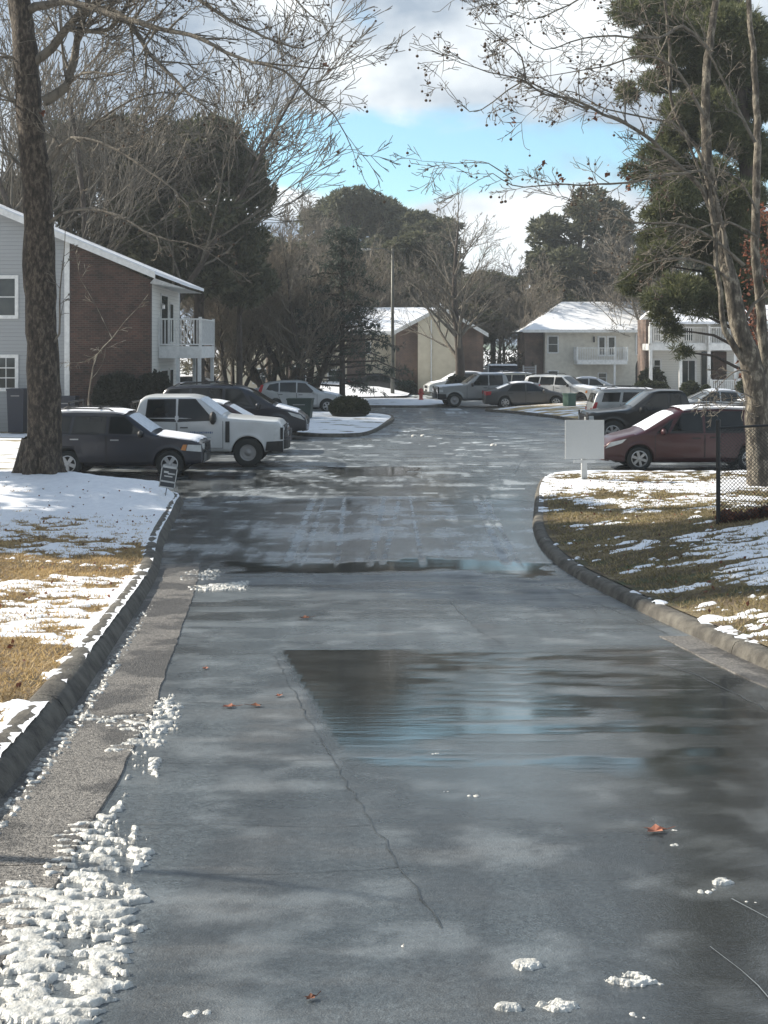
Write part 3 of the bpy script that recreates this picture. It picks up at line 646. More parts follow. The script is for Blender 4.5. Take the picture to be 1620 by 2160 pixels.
# ------------------------------------------------------------ vehicles (u = metres back from the nose)
def make_car(name, label, cat, spec, paintm, loc, rz, snow=()):
    S = spec; L, W = S['L'], S['W']; r = S['r']; u1, u2 = S['axles']; Ra = r + .06; zc = S.get('clear', .24)
    top_p = S['top']; belt_p = S['belt']; th = S.get('tumble', .22)
    us = sorted(set([round(x, 4) for x in np.linspace(0, L, 110)] + [p[0] + e for p in top_p for e in (-.02, .02) if 0 < p[0] + e < L] + [uc + s * Ra * f for uc in (u1, u2) for s in (-1, 1) for f in (1, .98, .93, .8, .6, .3)] + [.012, .03, .06, L - .012, L - .03, L - .06]))
    tx = [p[0] for p in top_p]; tz = [p[1] for p in top_p]
    sm = S.get('sm', .05)
    def top(u):
        return float(sum(np.interp(min(max(u + d, 0), L), tx, tz) for d in (-sm * 2, -sm, 0, sm, sm * 2)) / 5) if sm < u < L - sm else float(np.interp(u, tx, tz))
    def belt(u): return float(np.interp(u, [p[0] for p in belt_p], [p[1] for p in belt_p]))
    def hw(u, z):
        w = W / 2; d = min(u, L - u); e = S.get('taper', .8)
        if d < e: w *= 1 - S.get('tap', .13) * (1 - d / e) ** 2
        if d < .06: w -= .05 * (1 - d / .06) ** 2
        b = belt(u)
        if z > b: w -= (z - b) * th + .012
        else: w -= .035 * ((b - z) / b) ** 1.5 * 1.4
        if z < zc + .12: w -= .3 * (zc + .12 - z)
        for uc in (u1, u2):       # flared arches
            q = math.hypot(u - uc, z - r)
            if q < Ra + .1: w += .018 * (1 - max(0, q - Ra) / .1)
        return w
    def bot(u):
        z = zc + (.06 if min(u, L - u) < .5 else 0) * (1 - min(u, L - u) / .5)
        for uc in (u1, u2):
            d = abs(u - uc)
            if d < Ra: z = max(z, r + math.sqrt(max(0, Ra * Ra - d * d)) * 1.0 if r + math.sqrt(max(0, Ra * Ra - d * d)) > z else z)
        return z
    cr = .055
    root = empty(name, (loc[0], loc[1], loc[2] if len(loc) > 2 else 0), rz, label=label, cat=cat, group=S.get('group'))
    X = lambda u: L / 2 - u
    nl = 11; ny = 9; ringn = 2 * nl + ny - 2; V = []
    for u in us:
        zt = top(u); zb = min(bot(u), zt - .08); ze = zt - cr; b = belt(u)
        lv = [zb + (ze - zb) * k / (nl - 1) for k in range(nl)]
        if zb < b < ze:
            j = min(range(1, nl - 1), key=lambda k: abs(lv[k] - b)); lv[j] = b
            lv[j + 1 if j + 1 < nl - 1 else j] = max(lv[j + 1 if j + 1 < nl - 1 else j], b + .012 if j + 1 < nl - 1 else b)
        side = [(hw(u, z), z) for z in lv]; we = side[-1][0]
        row = [(X(u), -w, z) for w, z in side]
        for k in range(1, ny - 1):
            f = -1 + 2 * k / (ny - 1); f = math.copysign(abs(f) ** .8, f)
            row.append((X(u), f * we, zt - cr * abs(f) ** 3.2))
        row += [(X(u), w, z) for w, z in side[::-1]]
        V += row
    nr = len(us); nc = ringn; mb = MB(); fs = []
    for i in range(nr - 1):
        for j in range(nc - 1): fs.append((i * nc + j, i * nc + j + 1, (i + 1) * nc + j + 1, (i + 1) * nc + j))
        fs.append((i * nc + nc - 1, i * nc, (i + 1) * nc, (i + 1) * nc + nc - 1))
    mb.add(V, fs); mb.add([V[j] for j in range(nc)], [tuple(range(nc))[::-1]]); mb.add([V[(nr - 1) * nc + j] for j in range(nc)], [tuple(range(nc))])
    mb.build('body', paintm, root, smooth=True)
    ub = MB(); ub.box(X(L - .35), X(.35), -W / 2 + .3, W / 2 - .3, zc - .04, zc + .5)
    for uc in (u1, u2): ub.box(X(uc + Ra), X(uc - Ra), -W / 2 + .28, W / 2 - .28, zc, r + Ra + .02)
    ub.build('underbody', MT['black'], root)
    def patch(mbx, quad, off, s=1, nu=8, nz=5):
        (a, b, c, d) = quad; vs = []
        for i in range(nu + 1):
            for j in range(nz + 1):
                f, g_ = i / nu, j / nz
                u = (a[0] * (1 - f) + b[0] * f) * (1 - g_) + (d[0] * (1 - f) + c[0] * f) * g_
                z = (a[1] * (1 - f) + b[1] * f) * (1 - g_) + (d[1] * (1 - f) + c[1] * f) * g_
                vs.append((X(u), s * (hw(u, z) + off), z))
        k = nz + 1
        mbx.add(vs, [((i * k + j, i * k + j + 1, (i + 1) * k + j + 1, (i + 1) * k + j) if s < 0 else (i * k + j, (i + 1) * k + j, (i + 1) * k + j + 1, i * k + j + 1)) for i in range(nu) for j in range(nz)])
    def strip(mbx, ua, ub_, fy, off, n=14, edge=.0, ny_=10):
        vs = []
        for i in range(n + 1):
            u = ua + (ub_ - ua) * i / n; zt = top(u); we = hw(u, zt - cr)
            for k in range(ny_ + 1):
                f = (-1 + 2 * k / ny_) * (fy[0] * (1 - i / n) + fy[1] * i / n)
                dz = (top(u + .03) - top(u - .03)) / .06; nn = math.hypot(1, dz)
                e = (rnd.random() - .5) * edge if (i in (0, n) or k in (0, ny_)) else 0
                vs.append((X(u - dz / nn * off * 1 + e), f * we, zt - cr * abs(f) ** 3.2 + off / nn))
        k_ = ny_ + 1
        mbx.add(vs, [(i * k_ + k, i * k_ + k + 1, (i + 1) * k_ + k + 1, (i + 1) * k_ + k) for i in range(n) for k in range(ny_)])
    for q in S.get('windows', []):
        for s in (-1, 1):
            fm = MB(); x0 = .03
            w = MB(); patch(w, q, .011, s); wo = w.build('window', MT['glass'], root, smooth=True)
            (a, b, c, d) = q; e = .028
            fr = MB(); patch(fr, [(a[0] - e, a[1] - e), (b[0] + e, b[1] - e), (c[0] + e * .6, c[1] + e), (d[0] - e * .6, d[1] + e)], .006, s); fr.build('frame', S.get('framemat', MT['black']), wo, smooth=True)
    if 'wind' in S:
        ua, ub_ = S['wind']; w = MB(); strip(w, ua, ub_, (.93, .9), .012); w.build('windshield', MT['frost'] if 'wind' in snow else MT['glass'], root, smooth=True)
    if 'rear' in S:
        ua, ub_ = S['rear']; w = MB(); strip(w, ua, ub_, (.86, .86), .012); w.build('rear_window', MT['frost'] if 'rear' in snow else MT['glass'], root, smooth=True)
    for part, nm, th_ in (('roof', 'roof_snow', .045), ('hood', 'hood_snow', .022), ('trunk', 'boot_snow', .03)):
        if part in snow and part in S:
            w = MB(); strip(w, S[part][0], S[part][1], (.97, .97), th_, edge=.08, n=18); strip(w, S[part][0] + .04, S[part][1] - .04, (1.0, 1.0), th_ * .4, edge=.05, n=18)
            w.build(nm, MT['snow'], root, smooth=True)
    for q, hq in S.get('doors', []):
        for s in (-1, 1):
            a, b, c, d = q; e = .014
            dm = MB(); patch(dm, q, .013, s, 10, 8); do = dm.build('door', paintm, root, smooth=True)
            sm_ = MB(); patch(sm_, [(a[0] - e, a[1] - e), (b[0] + e, b[1] - e), (c[0] + e, c[1]), (d[0] - e, d[1])], .008, s, 10, 8); sm_.build('gap', MT['black'], do)
            h = MB(); u, z = hq; yy = s * (hw(u, z) + .032)
            h.box(X(u + .11), X(u - .11), min(yy, yy - s * .03), max(yy, yy - s * .03), z - .016, z + .016); h.build('handle', S.get('handle', MT['black']), do)
    if 'cladding' in S:
        c = MB()
        for s in (-1, 1): patch(c, S['cladding'], .018, s, 14, 4)
        c.build('lower_cladding', MT['slate'] if S['cladding'] else MT['black'], root, smooth=True)
    if 'stripe' in S:
        c = MB()
        for s in (-1, 1): patch(c, S['stripe'], .02, s, 14, 2)
        c.build('side_moulding', MT['chrome'], root)
    for q in S.get('sidebump', []):
        for s in (-1, 1):
            c = MB(); patch(c, q, .03, s, 6, 3); c.build('bumper_corner', MT['black'], root, smooth=True)
    for q in S.get('headlights', []):
        for s in (-1, 1):
            c = MB(); patch(c, q, .012, s, 5, 3); c.build('headlight', MT['lamp'], root, smooth=True)
    for q in S.get('markers', []):
        for s in (-1, 1):
            c = MB(); patch(c, q, .016, s, 3, 3); c.build('marker_lamp', MT['amber'], root)
    for q in S.get('taillights', []):
        for s in (-1, 1):
            c = MB(); patch(c, q, .014, s, 5, 3); c.build('taillight', MT['red'], root, smooth=True)
    # nose and tail furniture
    wn = hw(.0, .6)
    c = MB(); z0, z1 = S.get('grille', (.55, .8)); c.box(X(-.02), X(.05), -wn * .62, wn * .62, z0, z1)
    for k in range(4):
        z = z0 + (z1 - z0) * (k + .5) / 4; c.box(X(-.035), X(0), -wn * .6, wn * .6, z - .012, z + .012, 1)
    c.build('grille', [MT['black'], S.get('grillemat', MT['black'])], root)
    for s in (-1, 1):
        c = MB(); a, b = sorted((s * wn * .64, s * wn * .97)); c.box(X(-.015), X(.04), a, b, z1 - .16, z1 - .01); c.build('headlight', MT['lamp'], root)
        c = MB(); wr = hw(L, .8); a, b = sorted((s * wr * .72, s * wr * .96)); tz_ = S.get('tailz', (.75, .95)); c.box(X(L + .015), X(L - .04), a, b, *tz_); c.build('taillight', MT['red'], root)
    bz = S.get('bumper', (.32, .52)); pr = S.get('bpro', .05)
    for uu, sg in ((0, -1), (L, 1)):
        vs = []; n = 12; bm = MB()
        for k in range(n + 1):
            f = -1 + 2 * k / n; y = f * (wn + .03); x = X(uu + sg * (pr - (.16 + pr) * abs(f) ** 4)); xi = X(uu - sg * .1)
            vs += [(x, y, bz[0]), (x, y, bz[1]), (xi, y, bz[1] + .01), (xi, y, bz[0])]
        bm.add(vs, [(4 * k + i, 4 * k + (i + 1) % 4, 4 * k + 4 + (i + 1) % 4, 4 * k + 4 + i) for k in range(n) for i in range(4)] + [(0, 1, 2, 3), (4 * n + 3, 4 * n + 2, 4 * n + 1, 4 * n)])
        bm.build('bumper', S.get('bumpermat', paintm), root)
    mu, mz = S['mirror']
    for s in (-1, 1):
        c = MB(); y0 = hw(mu, mz); ms = S.get('msize', (.10, .10)); a, b = sorted((s * (y0 + .05), s * (y0 + .27)))
        c.lathe([(0, 0), (ms[0] * .7, .012), (ms[0], .06), (ms[0], .13), (ms[0] * .7, .2), (0, .22)], 10, 'y', Matrix.Translation((X(mu), s * (y0 + .03), mz)) @ Matrix.Diagonal((.75, s, ms[1] / ms[0], 1)))
        c.box(X(mu + .03), X(mu - .03), *sorted((s * (y0 - .02), s * (y0 + .08))), mz - .06, mz - .02); c.build('mirror', S.get('mirrormat', paintm), root, smooth=True)
    for uc in (u1, u2):
        for s in (-1, 1):
            wy = s * (W / 2 - .13); wh = empty('wheel', (X(uc), wy, r), 0 if s < 0 else math.pi); wh.parent = root
            t = MB(); tw = .11; rr = S.get('rim', .62) * r
            t.lathe([(rr, -tw + .01), (rr + .03, -tw - .003), (r - .03, -tw), (r - .008, -tw + .02), (r, -tw + .05), (r, tw - .05), (r - .03, tw), (rr, tw), (rr, -tw + .01)], 32, 'y'); t.build('tyre', MT['tyre'], wh, smooth=True)
            t = MB(); t.lathe([(rr + .005, -tw + .012), (rr - .025, -tw + .005), (rr - .03, -tw + .05), (rr - .03, 0)], 32, 'y')
            nsp = S.get('spokes', 5)
            if nsp:
                for k in range(nsp):
                    Mx = Matrix.Rotation(k * 6.2832 / nsp + .3, 4, 'Y'); ws = S.get('spw', .045)
                    vs = [(.03, -tw + .02, -ws * .8), (rr - .02, -tw + .02, -ws), (rr - .02, -tw + .02, ws), (.03, -tw + .02, ws * .8)]; vs2 = [(x, y + .035, z) for x, y, z in vs]
                    t.add([Mx @ Vector(v) for v in vs + vs2], [(0, 1, 2, 3), (0, 4, 5, 1), (3, 2, 6, 7), (7, 6, 5, 4)])
                t.lathe([(0, -tw + .005), (.05, -tw + .008), (.065, -tw + .03), (.065, -tw + .06)], 16, 'y')
            else:
                t.lathe([(.0, -tw - .005), (.06, -tw - .003), (.075, -tw + .05), (rr * .55, -tw + .055), (rr * .75, -tw + .03), (rr * .88, -tw + .045), (rr - .02, -tw + .03)], 24, 'y')
            t.build('rim', S.get('rimmat', MT['alloy']), wh, smooth=(nsp == 0))
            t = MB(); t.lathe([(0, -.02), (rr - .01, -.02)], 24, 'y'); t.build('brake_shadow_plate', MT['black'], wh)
    if 'rails' in S:
        c = MB(); ra, rb = S['rails']
        for s in (-1, 1):
            yy = s * (hw((ra + rb) / 2, top((ra + rb) / 2) - .03) - .1); pts = []
            for k in range(13):
                u = ra + (rb - ra) * k / 12; zz = top(u) + (.06 if 0 < k < 12 else -.01); pts.append(((X(u), yy, zz), .018))
            c.tube(pts, 6)
        for fr_ in (.25, .75):
            u = ra + (rb - ra) * fr_; y_ = hw(u, top(u) - .03) - .1; c.tube([((X(u), -y_, top(u) + .07), .016), ((X(u), y_, top(u) + .07), .016)], 6)
        c.build('roof_rack', S.get('railmat', MT['black']), root)
    return root, X, hw, top
SUV = dict(L=4.62, W=1.83, r=.365, axles=(.86, 3.55), clear=.33, sm=.04,
  top=[(0, .78), (.05, .92), (.2, 1.02), (1.25, 1.17), (1.32, 1.2), (2.0, 1.68), (2.3, 1.74), (3.4, 1.76), (4.2, 1.72), (4.38, 1.66), (4.56, 1.15), (4.62, .9)],
  belt=[(0, 1.02), (1.3, 1.11), (4.62, 1.19)], wind=(1.36, 1.96), hood=(.12, 1.2), roof=(2.05, 4.2), rear=(4.41, 4.54),
  windows=[[(1.56, 1.15), (2.46, 1.17), (2.42, 1.60), (2.07, 1.60)], [(2.56, 1.17), (3.42, 1.18), (3.34, 1.60), (2.54, 1.60)], [(3.54, 1.19), (4.24, 1.20), (4.12, 1.58), (3.45, 1.60)]],
  doors=[([(1.45, .42), (2.5, .42), (2.5, 1.12), (1.45, 1.08)], (2.3, 1.0)), ([(2.54, .42), (3.2, .42), (3.5, 1.14), (2.54, 1.12)], (3.36, 1.02))],
  headlights=[[(.03, .68), (.42, .72), (.38, .88), (.04, .86)]], markers=[[(.43, .72), (.56, .74), (.5, .88), (.4, .88)]], taillights=[[(4.45, .95), (4.6, .95), (4.5, 1.2), (4.38, 1.2)]],
  grille=(.66, .9), bumper=(.40, .62), mirror=(1.6, 1.16), spokes=5, spw=.05, rim=.62, rails=(2.35, 4.1), handle=MT['alloy'], bumpermat=MT['slate'], mirrormat=MT['black'])
TRUCK = dict(L=6.35, W=2.03, r=.42, axles=(1.0, 5.0), clear=.45, sm=.035, tumble=.17, taper=.5, tap=.08,
  top=[(0, 1.12), (.04, 1.25), (.15, 1.34), (1.62, 1.47), (1.72, 1.49), (2.42, 2.0), (2.7, 2.06), (3.9, 2.06), (4.12, 2.0), (4.2, 1.48), (4.24, 1.42), (6.35, 1.42)],
  belt=[(0, 1.3), (1.7, 1.40), (6.35, 1.42)], wind=(1.76, 2.38), hood=(.1, 1.55), roof=(2.5, 4.02), rear=(4.13, 4.19),
  windows=[[(1.98, 1.37), (2.98, 1.33), (2.98, 1.93), (2.52, 1.93)], [(3.08, 1.33), (3.92, 1.35), (3.86, 1.92), (3.08, 1.93)]],
  doors=[([(1.72, .56), (3.01, .56), (3.01, 1.28), (1.72, 1.33)], (2.82, 1.14)), ([(3.05, .56), (4.02, .56), (4.02, 1.30), (3.05, 1.28)], (3.84, 1.14))],
  sidebump=[[(.0, .44), (.50, .48), (.46, .74), (.0, .76)], [(.0, .80), (.07, .80), (.07, 1.14), (.0, 1.14)]], headlights=[[(.08, .82), (.27, .80), (.24, 1.14), (.08, 1.16)]], taillights=[[(6.2, 1.0), (6.33, 1.0), (6.33, 1.36), (6.2, 1.36)]],
  grille=(.78, 1.18), bumper=(.50, .76), bpro=.12, mirror=(1.98, 1.42), msize=(.13, .19), spokes=0, rim=.56, rimmat=MT['steelw'], bumpermat=MT['black'], mirrormat=MT['black'])
MT['silver2'] = paint('mid_silver_paint', (.30, .31, .31), .3)
def pick(base, **k): d = dict(base); d.update(k); return d
SILT = pick(TRUCK, L=5.9, r=.40, axles=(.95, 4.68), W=2.0, clear=.42, top=[(0, 1.0), (.04, 1.12), (.2, 1.2), (1.5, 1.3), (1.62, 1.33), (2.3, 1.84), (2.6, 1.9), (3.75, 1.9), (3.95, 1.84), (4.02, 1.4), (4.05, 1.34), (5.9, 1.34)],
  belt=[(0, 1.15), (1.6, 1.27), (5.9, 1.33)], wind=(1.68, 2.26), rear=(3.96, 4.01), roof=(2.4, 3.8), hood=(.1, 1.45), windows=[[(1.95, 1.25), (2.85, 1.25), (2.85, 1.78), (2.42, 1.78)], [(2.95, 1.25), (3.72, 1.27), (3.68, 1.78), (2.95, 1.78)]],
  doors=[([(1.66, .52), (2.88, .52), (2.88, 1.2), (1.66, 1.2)], (2.7, 1.1)), ([(2.92, .52), (3.85, .52), (3.85, 1.2), (2.92, 1.2)], (3.68, 1.1))], mirror=(1.95, 1.28), msize=(.11, .12), grille=(.62, 1.02), headlights=[[(.03, .85), (.3, .87), (.28, 1.0), (.03, 1.0)]], taillights=[[(5.78, .95), (5.89, .95), (5.89, 1.28), (5.78, 1.28)]], rim=.6)
BLKT = pick(TRUCK, L=5.6, r=.43, axles=(.92, 4.4), W=1.98, clear=.48, top=[(0, .98), (.04, 1.1), (.2, 1.17), (1.45, 1.27), (1.58, 1.31), (2.3, 1.86), (2.6, 1.93), (3.3, 1.93), (3.52, 1.86), (3.62, 1.4), (3.66, 1.34), (5.6, 1.34)],
  belt=[(0, 1.1), (1.6, 1.22), (5.6, 1.33)], wind=(1.63, 2.26), rear=(3.53, 3.61), roof=(2.4, 3.4), hood=(.1, 1.45), windows=[[(1.9, 1.22), (2.85, 1.24), (2.85, 1.78), (2.42, 1.78)], [(2.95, 1.26), (3.35, 1.28), (3.30, 1.78), (2.95, 1.78)]],
  doors=[([(1.6, .56), (2.9, .56), (2.9, 1.18), (1.6, 1.16)], (2.7, 1.08))], mirror=(1.9, 1.24), msize=(.11, .11), grille=(.66, .98), headlights=[[(.03, .80), (.26, .80), (.24, 1.02), (.03, 1.02)]], taillights=[[(5.48, .95), (5.59, .95), (5.59, 1.28), (5.48, 1.28)]], spokes=6, rim=.6, rimmat=MT['alloy'])
VAN = dict(L=5.1, W=1.96, r=.345, axles=(.98, 4.05), clear=.26, sm=.06, tumble=.25, taper=1.0, tap=.18,
  top=[(0, .62), (.06, .76), (.3, .92), (1.0, 1.10), (1.12, 1.14), (1.9, 1.60), (2.3, 1.73), (3.3, 1.77), (4.6, 1.72), (4.85, 1.62), (5.03, 1.05), (5.1, .8)],
  belt=[(0, .86), (1.1, 1.05), (2.2, 1.06), (5.1, 1.10)], wind=(1.14, 1.98), hood=(.3, 1.0), roof=(2.2, 4.6), rear=(4.87, 5.01),
  windows=[[(1.46, 1.08), (1.74, 1.08), (1.93, 1.42), (1.86, 1.38)], [(1.84, 1.08), (2.72, 1.09), (2.72, 1.62), (2.2, 1.59)], [(2.83, 1.09), (3.85, 1.10), (3.85, 1.64), (2.83, 1.63)], [(3.95, 1.10), (4.78, 1.12), (4.6, 1.6), (3.95, 1.63)]],
  doors=[([(1.42, .38), (2.76, .38), (2.76, 1.03), (1.42, 1.0)], (2.55, .92)), ([(2.80, .38), (3.68, .38), (3.88, 1.05), (2.80, 1.03)], (3.05, .94))],
  headlights=[[(.05, .62), (.5, .78), (.62, .9), (.2, .80)]], taillights=[[(4.9, .85), (5.06, .85), (5.0, 1.15), (4.86, 1.15)]], grille=(.48, .64), bumper=(.27, .42), bpro=.02, mirror=(1.62, 1.1), spokes=6, spw=.04, rim=.66, rails=(2.5, 4.5))
SEDAN = dict(L=4.85, W=1.83, r=.33, axles=(.92, 3.75), clear=.22, sm=.06, tumble=.3, taper=1.0, tap=.17,
  top=[(0, .58), (.06, .7), (.3, .8), (1.15, .98), (1.3, 1.02), (2.1, 1.38), (2.5, 1.45), (3.1, 1.44), (3.5, 1.36), (4.2, 1.08), (4.7, 1.02), (4.82, .9), (4.85, .7)],
  belt=[(0, .72), (1.3, .90), (4.85, .99)], wind=(1.33, 2.05), hood=(.3, 1.15), roof=(2.15, 3.4), rear=(3.52, 4.15), trunk=(4.2, 4.7),
  windows=[[(1.62, .95), (2.55, .96), (2.55, 1.34), (2.15, 1.30)], [(2.65, .96), (3.6, .98), (3.32, 1.31), (2.65, 1.34)]],
  doors=[([(1.5, .34), (2.6, .34), (2.6, .91), (1.5, .88)], (2.42, .82)), ([(2.63, .34), (3.4, .34), (3.65, .94), (2.63, .91)], (3.45, .84))],
  headlights=[[(.05, .58), (.45, .66), (.5, .76), (.1, .70)]], taillights=[[(4.55, .75), (4.82, .72), (4.8, .94), (4.5, .94)]], grille=(.45, .6), bumper=(.24, .38), bpro=.01, mirror=(1.62, .98), spokes=7, rim=.66, spw=.03)
CUV = dict(L=4.55, W=1.82, r=.35, axles=(.88, 3.52), clear=.28, sm=.06, tumble=.27, taper=.9, tap=.16,
  top=[(0, .68), (.06, .82), (.3, .94), (1.05, 1.08), (1.15, 1.12), (1.95, 1.58), (2.4, 1.68), (3.3, 1.67), (4.1, 1.56), (4.25, 1.5), (4.48, 1.05), (4.55, .8)],
  belt=[(0, .85), (1.2, 1.02), (4.55, 1.14)], wind=(1.18, 1.9), hood=(.3, 1.05), roof=(2.05, 4.0), rear=(4.27, 4.46),
  windows=[[(1.5, 1.06), (2.4, 1.08), (2.4, 1.54), (2.02, 1.50)], [(2.5, 1.08), (3.3, 1.1), (3.3, 1.54), (2.5, 1.55)], [(3.4, 1.1), (4.0, 1.22), (3.85, 1.44), (3.4, 1.53)]],
  doors=[([(1.4, .42), (2.44, .42), (2.44, 1.03), (1.4, 1.0)], (2.25, .94)), ([(2.47, .42), (3.15, .42), (3.45, 1.05), (2.47, 1.03)], (3.28, .96))],
  headlights=[[(.05, .66), (.4, .76), (.42, .88), (.1, .82)]], taillights=[[(4.3, .95), (4.5, .95), (4.3, 1.45), (4.16, 1.45)]], grille=(.55, .74), bumper=(.30, .48), bpro=.01, mirror=(1.55, 1.06), spokes=5, rim=.64, bumpermat=MT['slate'])
PIR = math.pi
def place(px_front, D, L, facing_right=True, tilt=0):
    xf = (px_front - 810) / F * D
    return (xf - L / 2 if facing_right else xf + L / 2, D + .92, gzf(D))
cars = 'vehicles parked nose to the road in the left bays'; carsr = 'vehicles parked in the right bays'; carsf = 'vehicles parked at the far end of the road'
SUV['group'] = cars
def car(name, label, cat, spec, paintm, pf, D, right=True, rz=0, snow=(), group=None):
    s = dict(spec); s['group'] = group
    return make_car(name, label, cat, s, MT[paintm], place(pf, D, s['L'], right), (0 if right else PIR) + rz, snow)
car('suv', 'dark navy SUV with frosted windshield parked behind the thick tree trunk at left', 'SUV', SUV, 'navy', 426, 32.4, snow=('wind', 'hood', 'roof'), group=cars)
tr, TX, thw, ttop = car('pickup_truck', 'white crew cab work pickup with blue door lettering beside the navy SUV', 'pickup truck', TRUCK, 'white', 597, 35.3, snow=('wind',), group=cars)
# truck details: vent, bed rack, lettering-like decal
for s in (-1, 1):
    c = MB(); c.box(TX(1.64), TX(1.52), *sorted((s * (thw(1.58, 1.1) + .002), s * (thw(1.58, 1.1) + .02))), .72, 1.32); c.build('fender_vent', MT['black'], tr)
MT['decal'] = M_('blue_decal', (.10, .16, .30), .5); MT['decal2'] = M_('grey_decal', (.35, .42, .50), .5)
def text(body, size, mat, parent, loc, rot, name='lettering', ext=.002):
    cu = bpy.data.curves.new(name, 'FONT'); cu.body = body; cu.size = size; cu.extrude = ext; cu.align_x = 'CENTER'; cu.align_y = 'CENTER'
    o = bpy.data.objects.new(name, cu); COL.objects.link(o); dg = bpy.context.evaluated_depsgraph_get(); me = bpy.data.meshes.new_from_object(o.evaluated_get(dg)); bpy.data.objects.remove(o)
    me.materials.clear(); me.materials.append(mat); q = bpy.data.objects.new(name, me); COL.objects.link(q); q.parent = parent; q.location = loc; q.rotation_euler = rot; return q
rk = MB()
for u in (4.35, 6.15):
    for s in (-1, 1): rk.tube([((TX(u), s * .85, 1.40), .03), ((TX(u), s * .85, 1.85), .03)], 6)
    rk.tube([((TX(u), -.87, 1.85), .03), ((TX(u), .87, 1.85), .03)], 6)
for k in range(5): rk.tube([((TX(4.35), -.7 + .35 * k, 1.42), .02), ((TX(4.38), -.7 + .35 * k, 1.85), .02)], 5)
rk.build('bed_rack', MT['black'], tr)
for (u0, u1_, z_, mt_) in ((2.0, 2.8, 1.0, 'decal'), (2.05, 2.75, .86, 'decal2'), (3.2, 3.8, 1.02, 'decal2')):
    c = MB(); u = u0; q_ = random.Random(int(u0 * 50))
    while u < u1_:
        wd_ = q_.uniform(.02, .05); h_ = q_.uniform(.03, .07) * (1 if mt_ == 'decal' else .5); y_ = -(thw(u, z_) + .016); c.box(TX(u + wd_), TX(u), y_ - .004, y_, z_ - h_ / 2, z_ + h_ / 2); u += wd_ + .018
    c.build('door_decal', MT[mt_], tr)
car('hatchback', 'dark red hatchback with snow covered roof between the white pickup and the dark minivan', 'car', CUV, 'dred', 607, 39.6, snow=('roof', 'wind', 'hood'), group=cars)
mv = car('minivan', 'tall dark blue minivan parked beside the snowy island', 'minivan', pick(VAN, rails=(2.5, 4.5)), 'navy', 632, 45.6, snow=('hood',), group=cars)[0]; mv.scale = (1.1, 1.1, 1.15)
car('suv', 'silver white SUV with tall red tail lights beyond the round bush', 'SUV', CUV, 'silver', 726, 63.5, snow=('hood',), group=cars)
car('sedan', 'pale car with snowy roof just behind the silver SUV with red tail lights', 'car', pick(SEDAN, L=4.6), 'silver', 700, 67.5, snow=('roof', 'rear', 'trunk'), group=cars)
car('suv', 'dark car with snow on its roof seen behind the balcony posts', 'car', CUV, 'slate', 500, 72, snow=('roof', 'wind'), group=cars)
car('sedan', 'low car with pale roof nearer than the dark one behind the balcony posts', 'car', SEDAN, 'silver', 500, 66.5, snow=('roof', 'wind', 'hood'), group=cars)
car('sedan', 'car buried in snow right of the left bare tree trunks', 'car', SEDAN, 'grsil', 745, 92, snow=('roof', 'wind', 'rear', 'hood', 'trunk'), rz=.2, group=carsf)
car('suv', 'snow topped SUV behind the dark conifer trunk', 'SUV', CUV, 'white', 790, 93, snow=('roof', 'wind', 'hood', 'rear'), rz=.15, group=carsf)
car('sedan', 'black sedan parked left of the street light pole before the brick gable', 'car', SEDAN, 'blackp', 880, 87, snow=(), rz=-.1, group=carsf)
car('sedan', 'white car parked right of the hydrant and left of the grey pickup', 'car', CUV, 'white', 898, 84, right=False, rz=.2, snow=('roof', 'hood', 'wind'), group=carsf)
car('pickup_truck', 'grey silver crew cab pickup parked before the bare tree with a bush at its foot', 'pickup truck', SILT, 'silver2', 918, 69.5, right=False, rz=.12, snow=('hood', 'roof'), group=carsf)
car('sedan', 'dark grey sedan with snow on its roof and boot parked behind the grass island', 'car', SEDAN, 'grey', 1208, 68.0, rz=.03, snow=('roof', 'rear'), group=carsf)
car('suv', 'cream SUV with yellowish snow on the roof behind the dark grey sedan', 'SUV', SUV, 'beige', 1185, 78, right=True, rz=.25, snow=('roof',), group=carsf)
car('suv', 'white SUV seen from its front corner below the balcony of the cream house', 'SUV', pick(SUV, rimmat=MT['black'], bumpermat=MT['white'], rails=(2.4, 4)), 'white', 1276, 72, rz=-.55, snow=('hood',), group=carsf)
car('sedan', 'white car with snowy roof showing between the white SUV and the hedge', 'car', SEDAN, 'white', 1335, 78, right=True, rz=-.2, snow=('roof', 'rear', 'wind'), group=carsf)
car('suv', 'pale silver SUV with dark side windows behind the black pickup', 'SUV', pick(SUV, framemat=MT['silver']), 'silver', 1492, 49.5, snow=('roof',), group=carsr)
car('pickup_truck', 'black extended cab pickup parked behind the blank white sign', 'pickup truck', BLKT, 'blackp', 1237, 43.2, right=False, group=carsr)
car('sedan', 'silver sedan parked behind the black pickup before the porch hedge', 'car', SEDAN, 'silver', 1400, 56, right=False, snow=('roof', 'hood', 'trunk', 'rear'), group=carsr)
car('suv', 'dark green SUV with frosted roof behind the maroon minivan', 'SUV', pick(SUV, rails=(2.2, 4.3)), 'slate', 1440, 38.6, right=False, snow=('roof',), group=carsr)
car('minivan', 'maroon minivan with frosted windshield parked at the right behind the sign', 'minivan', VAN, 'maroon', 1274, 34.2, right=False, snow=('wind', 'roof'), group=carsr)

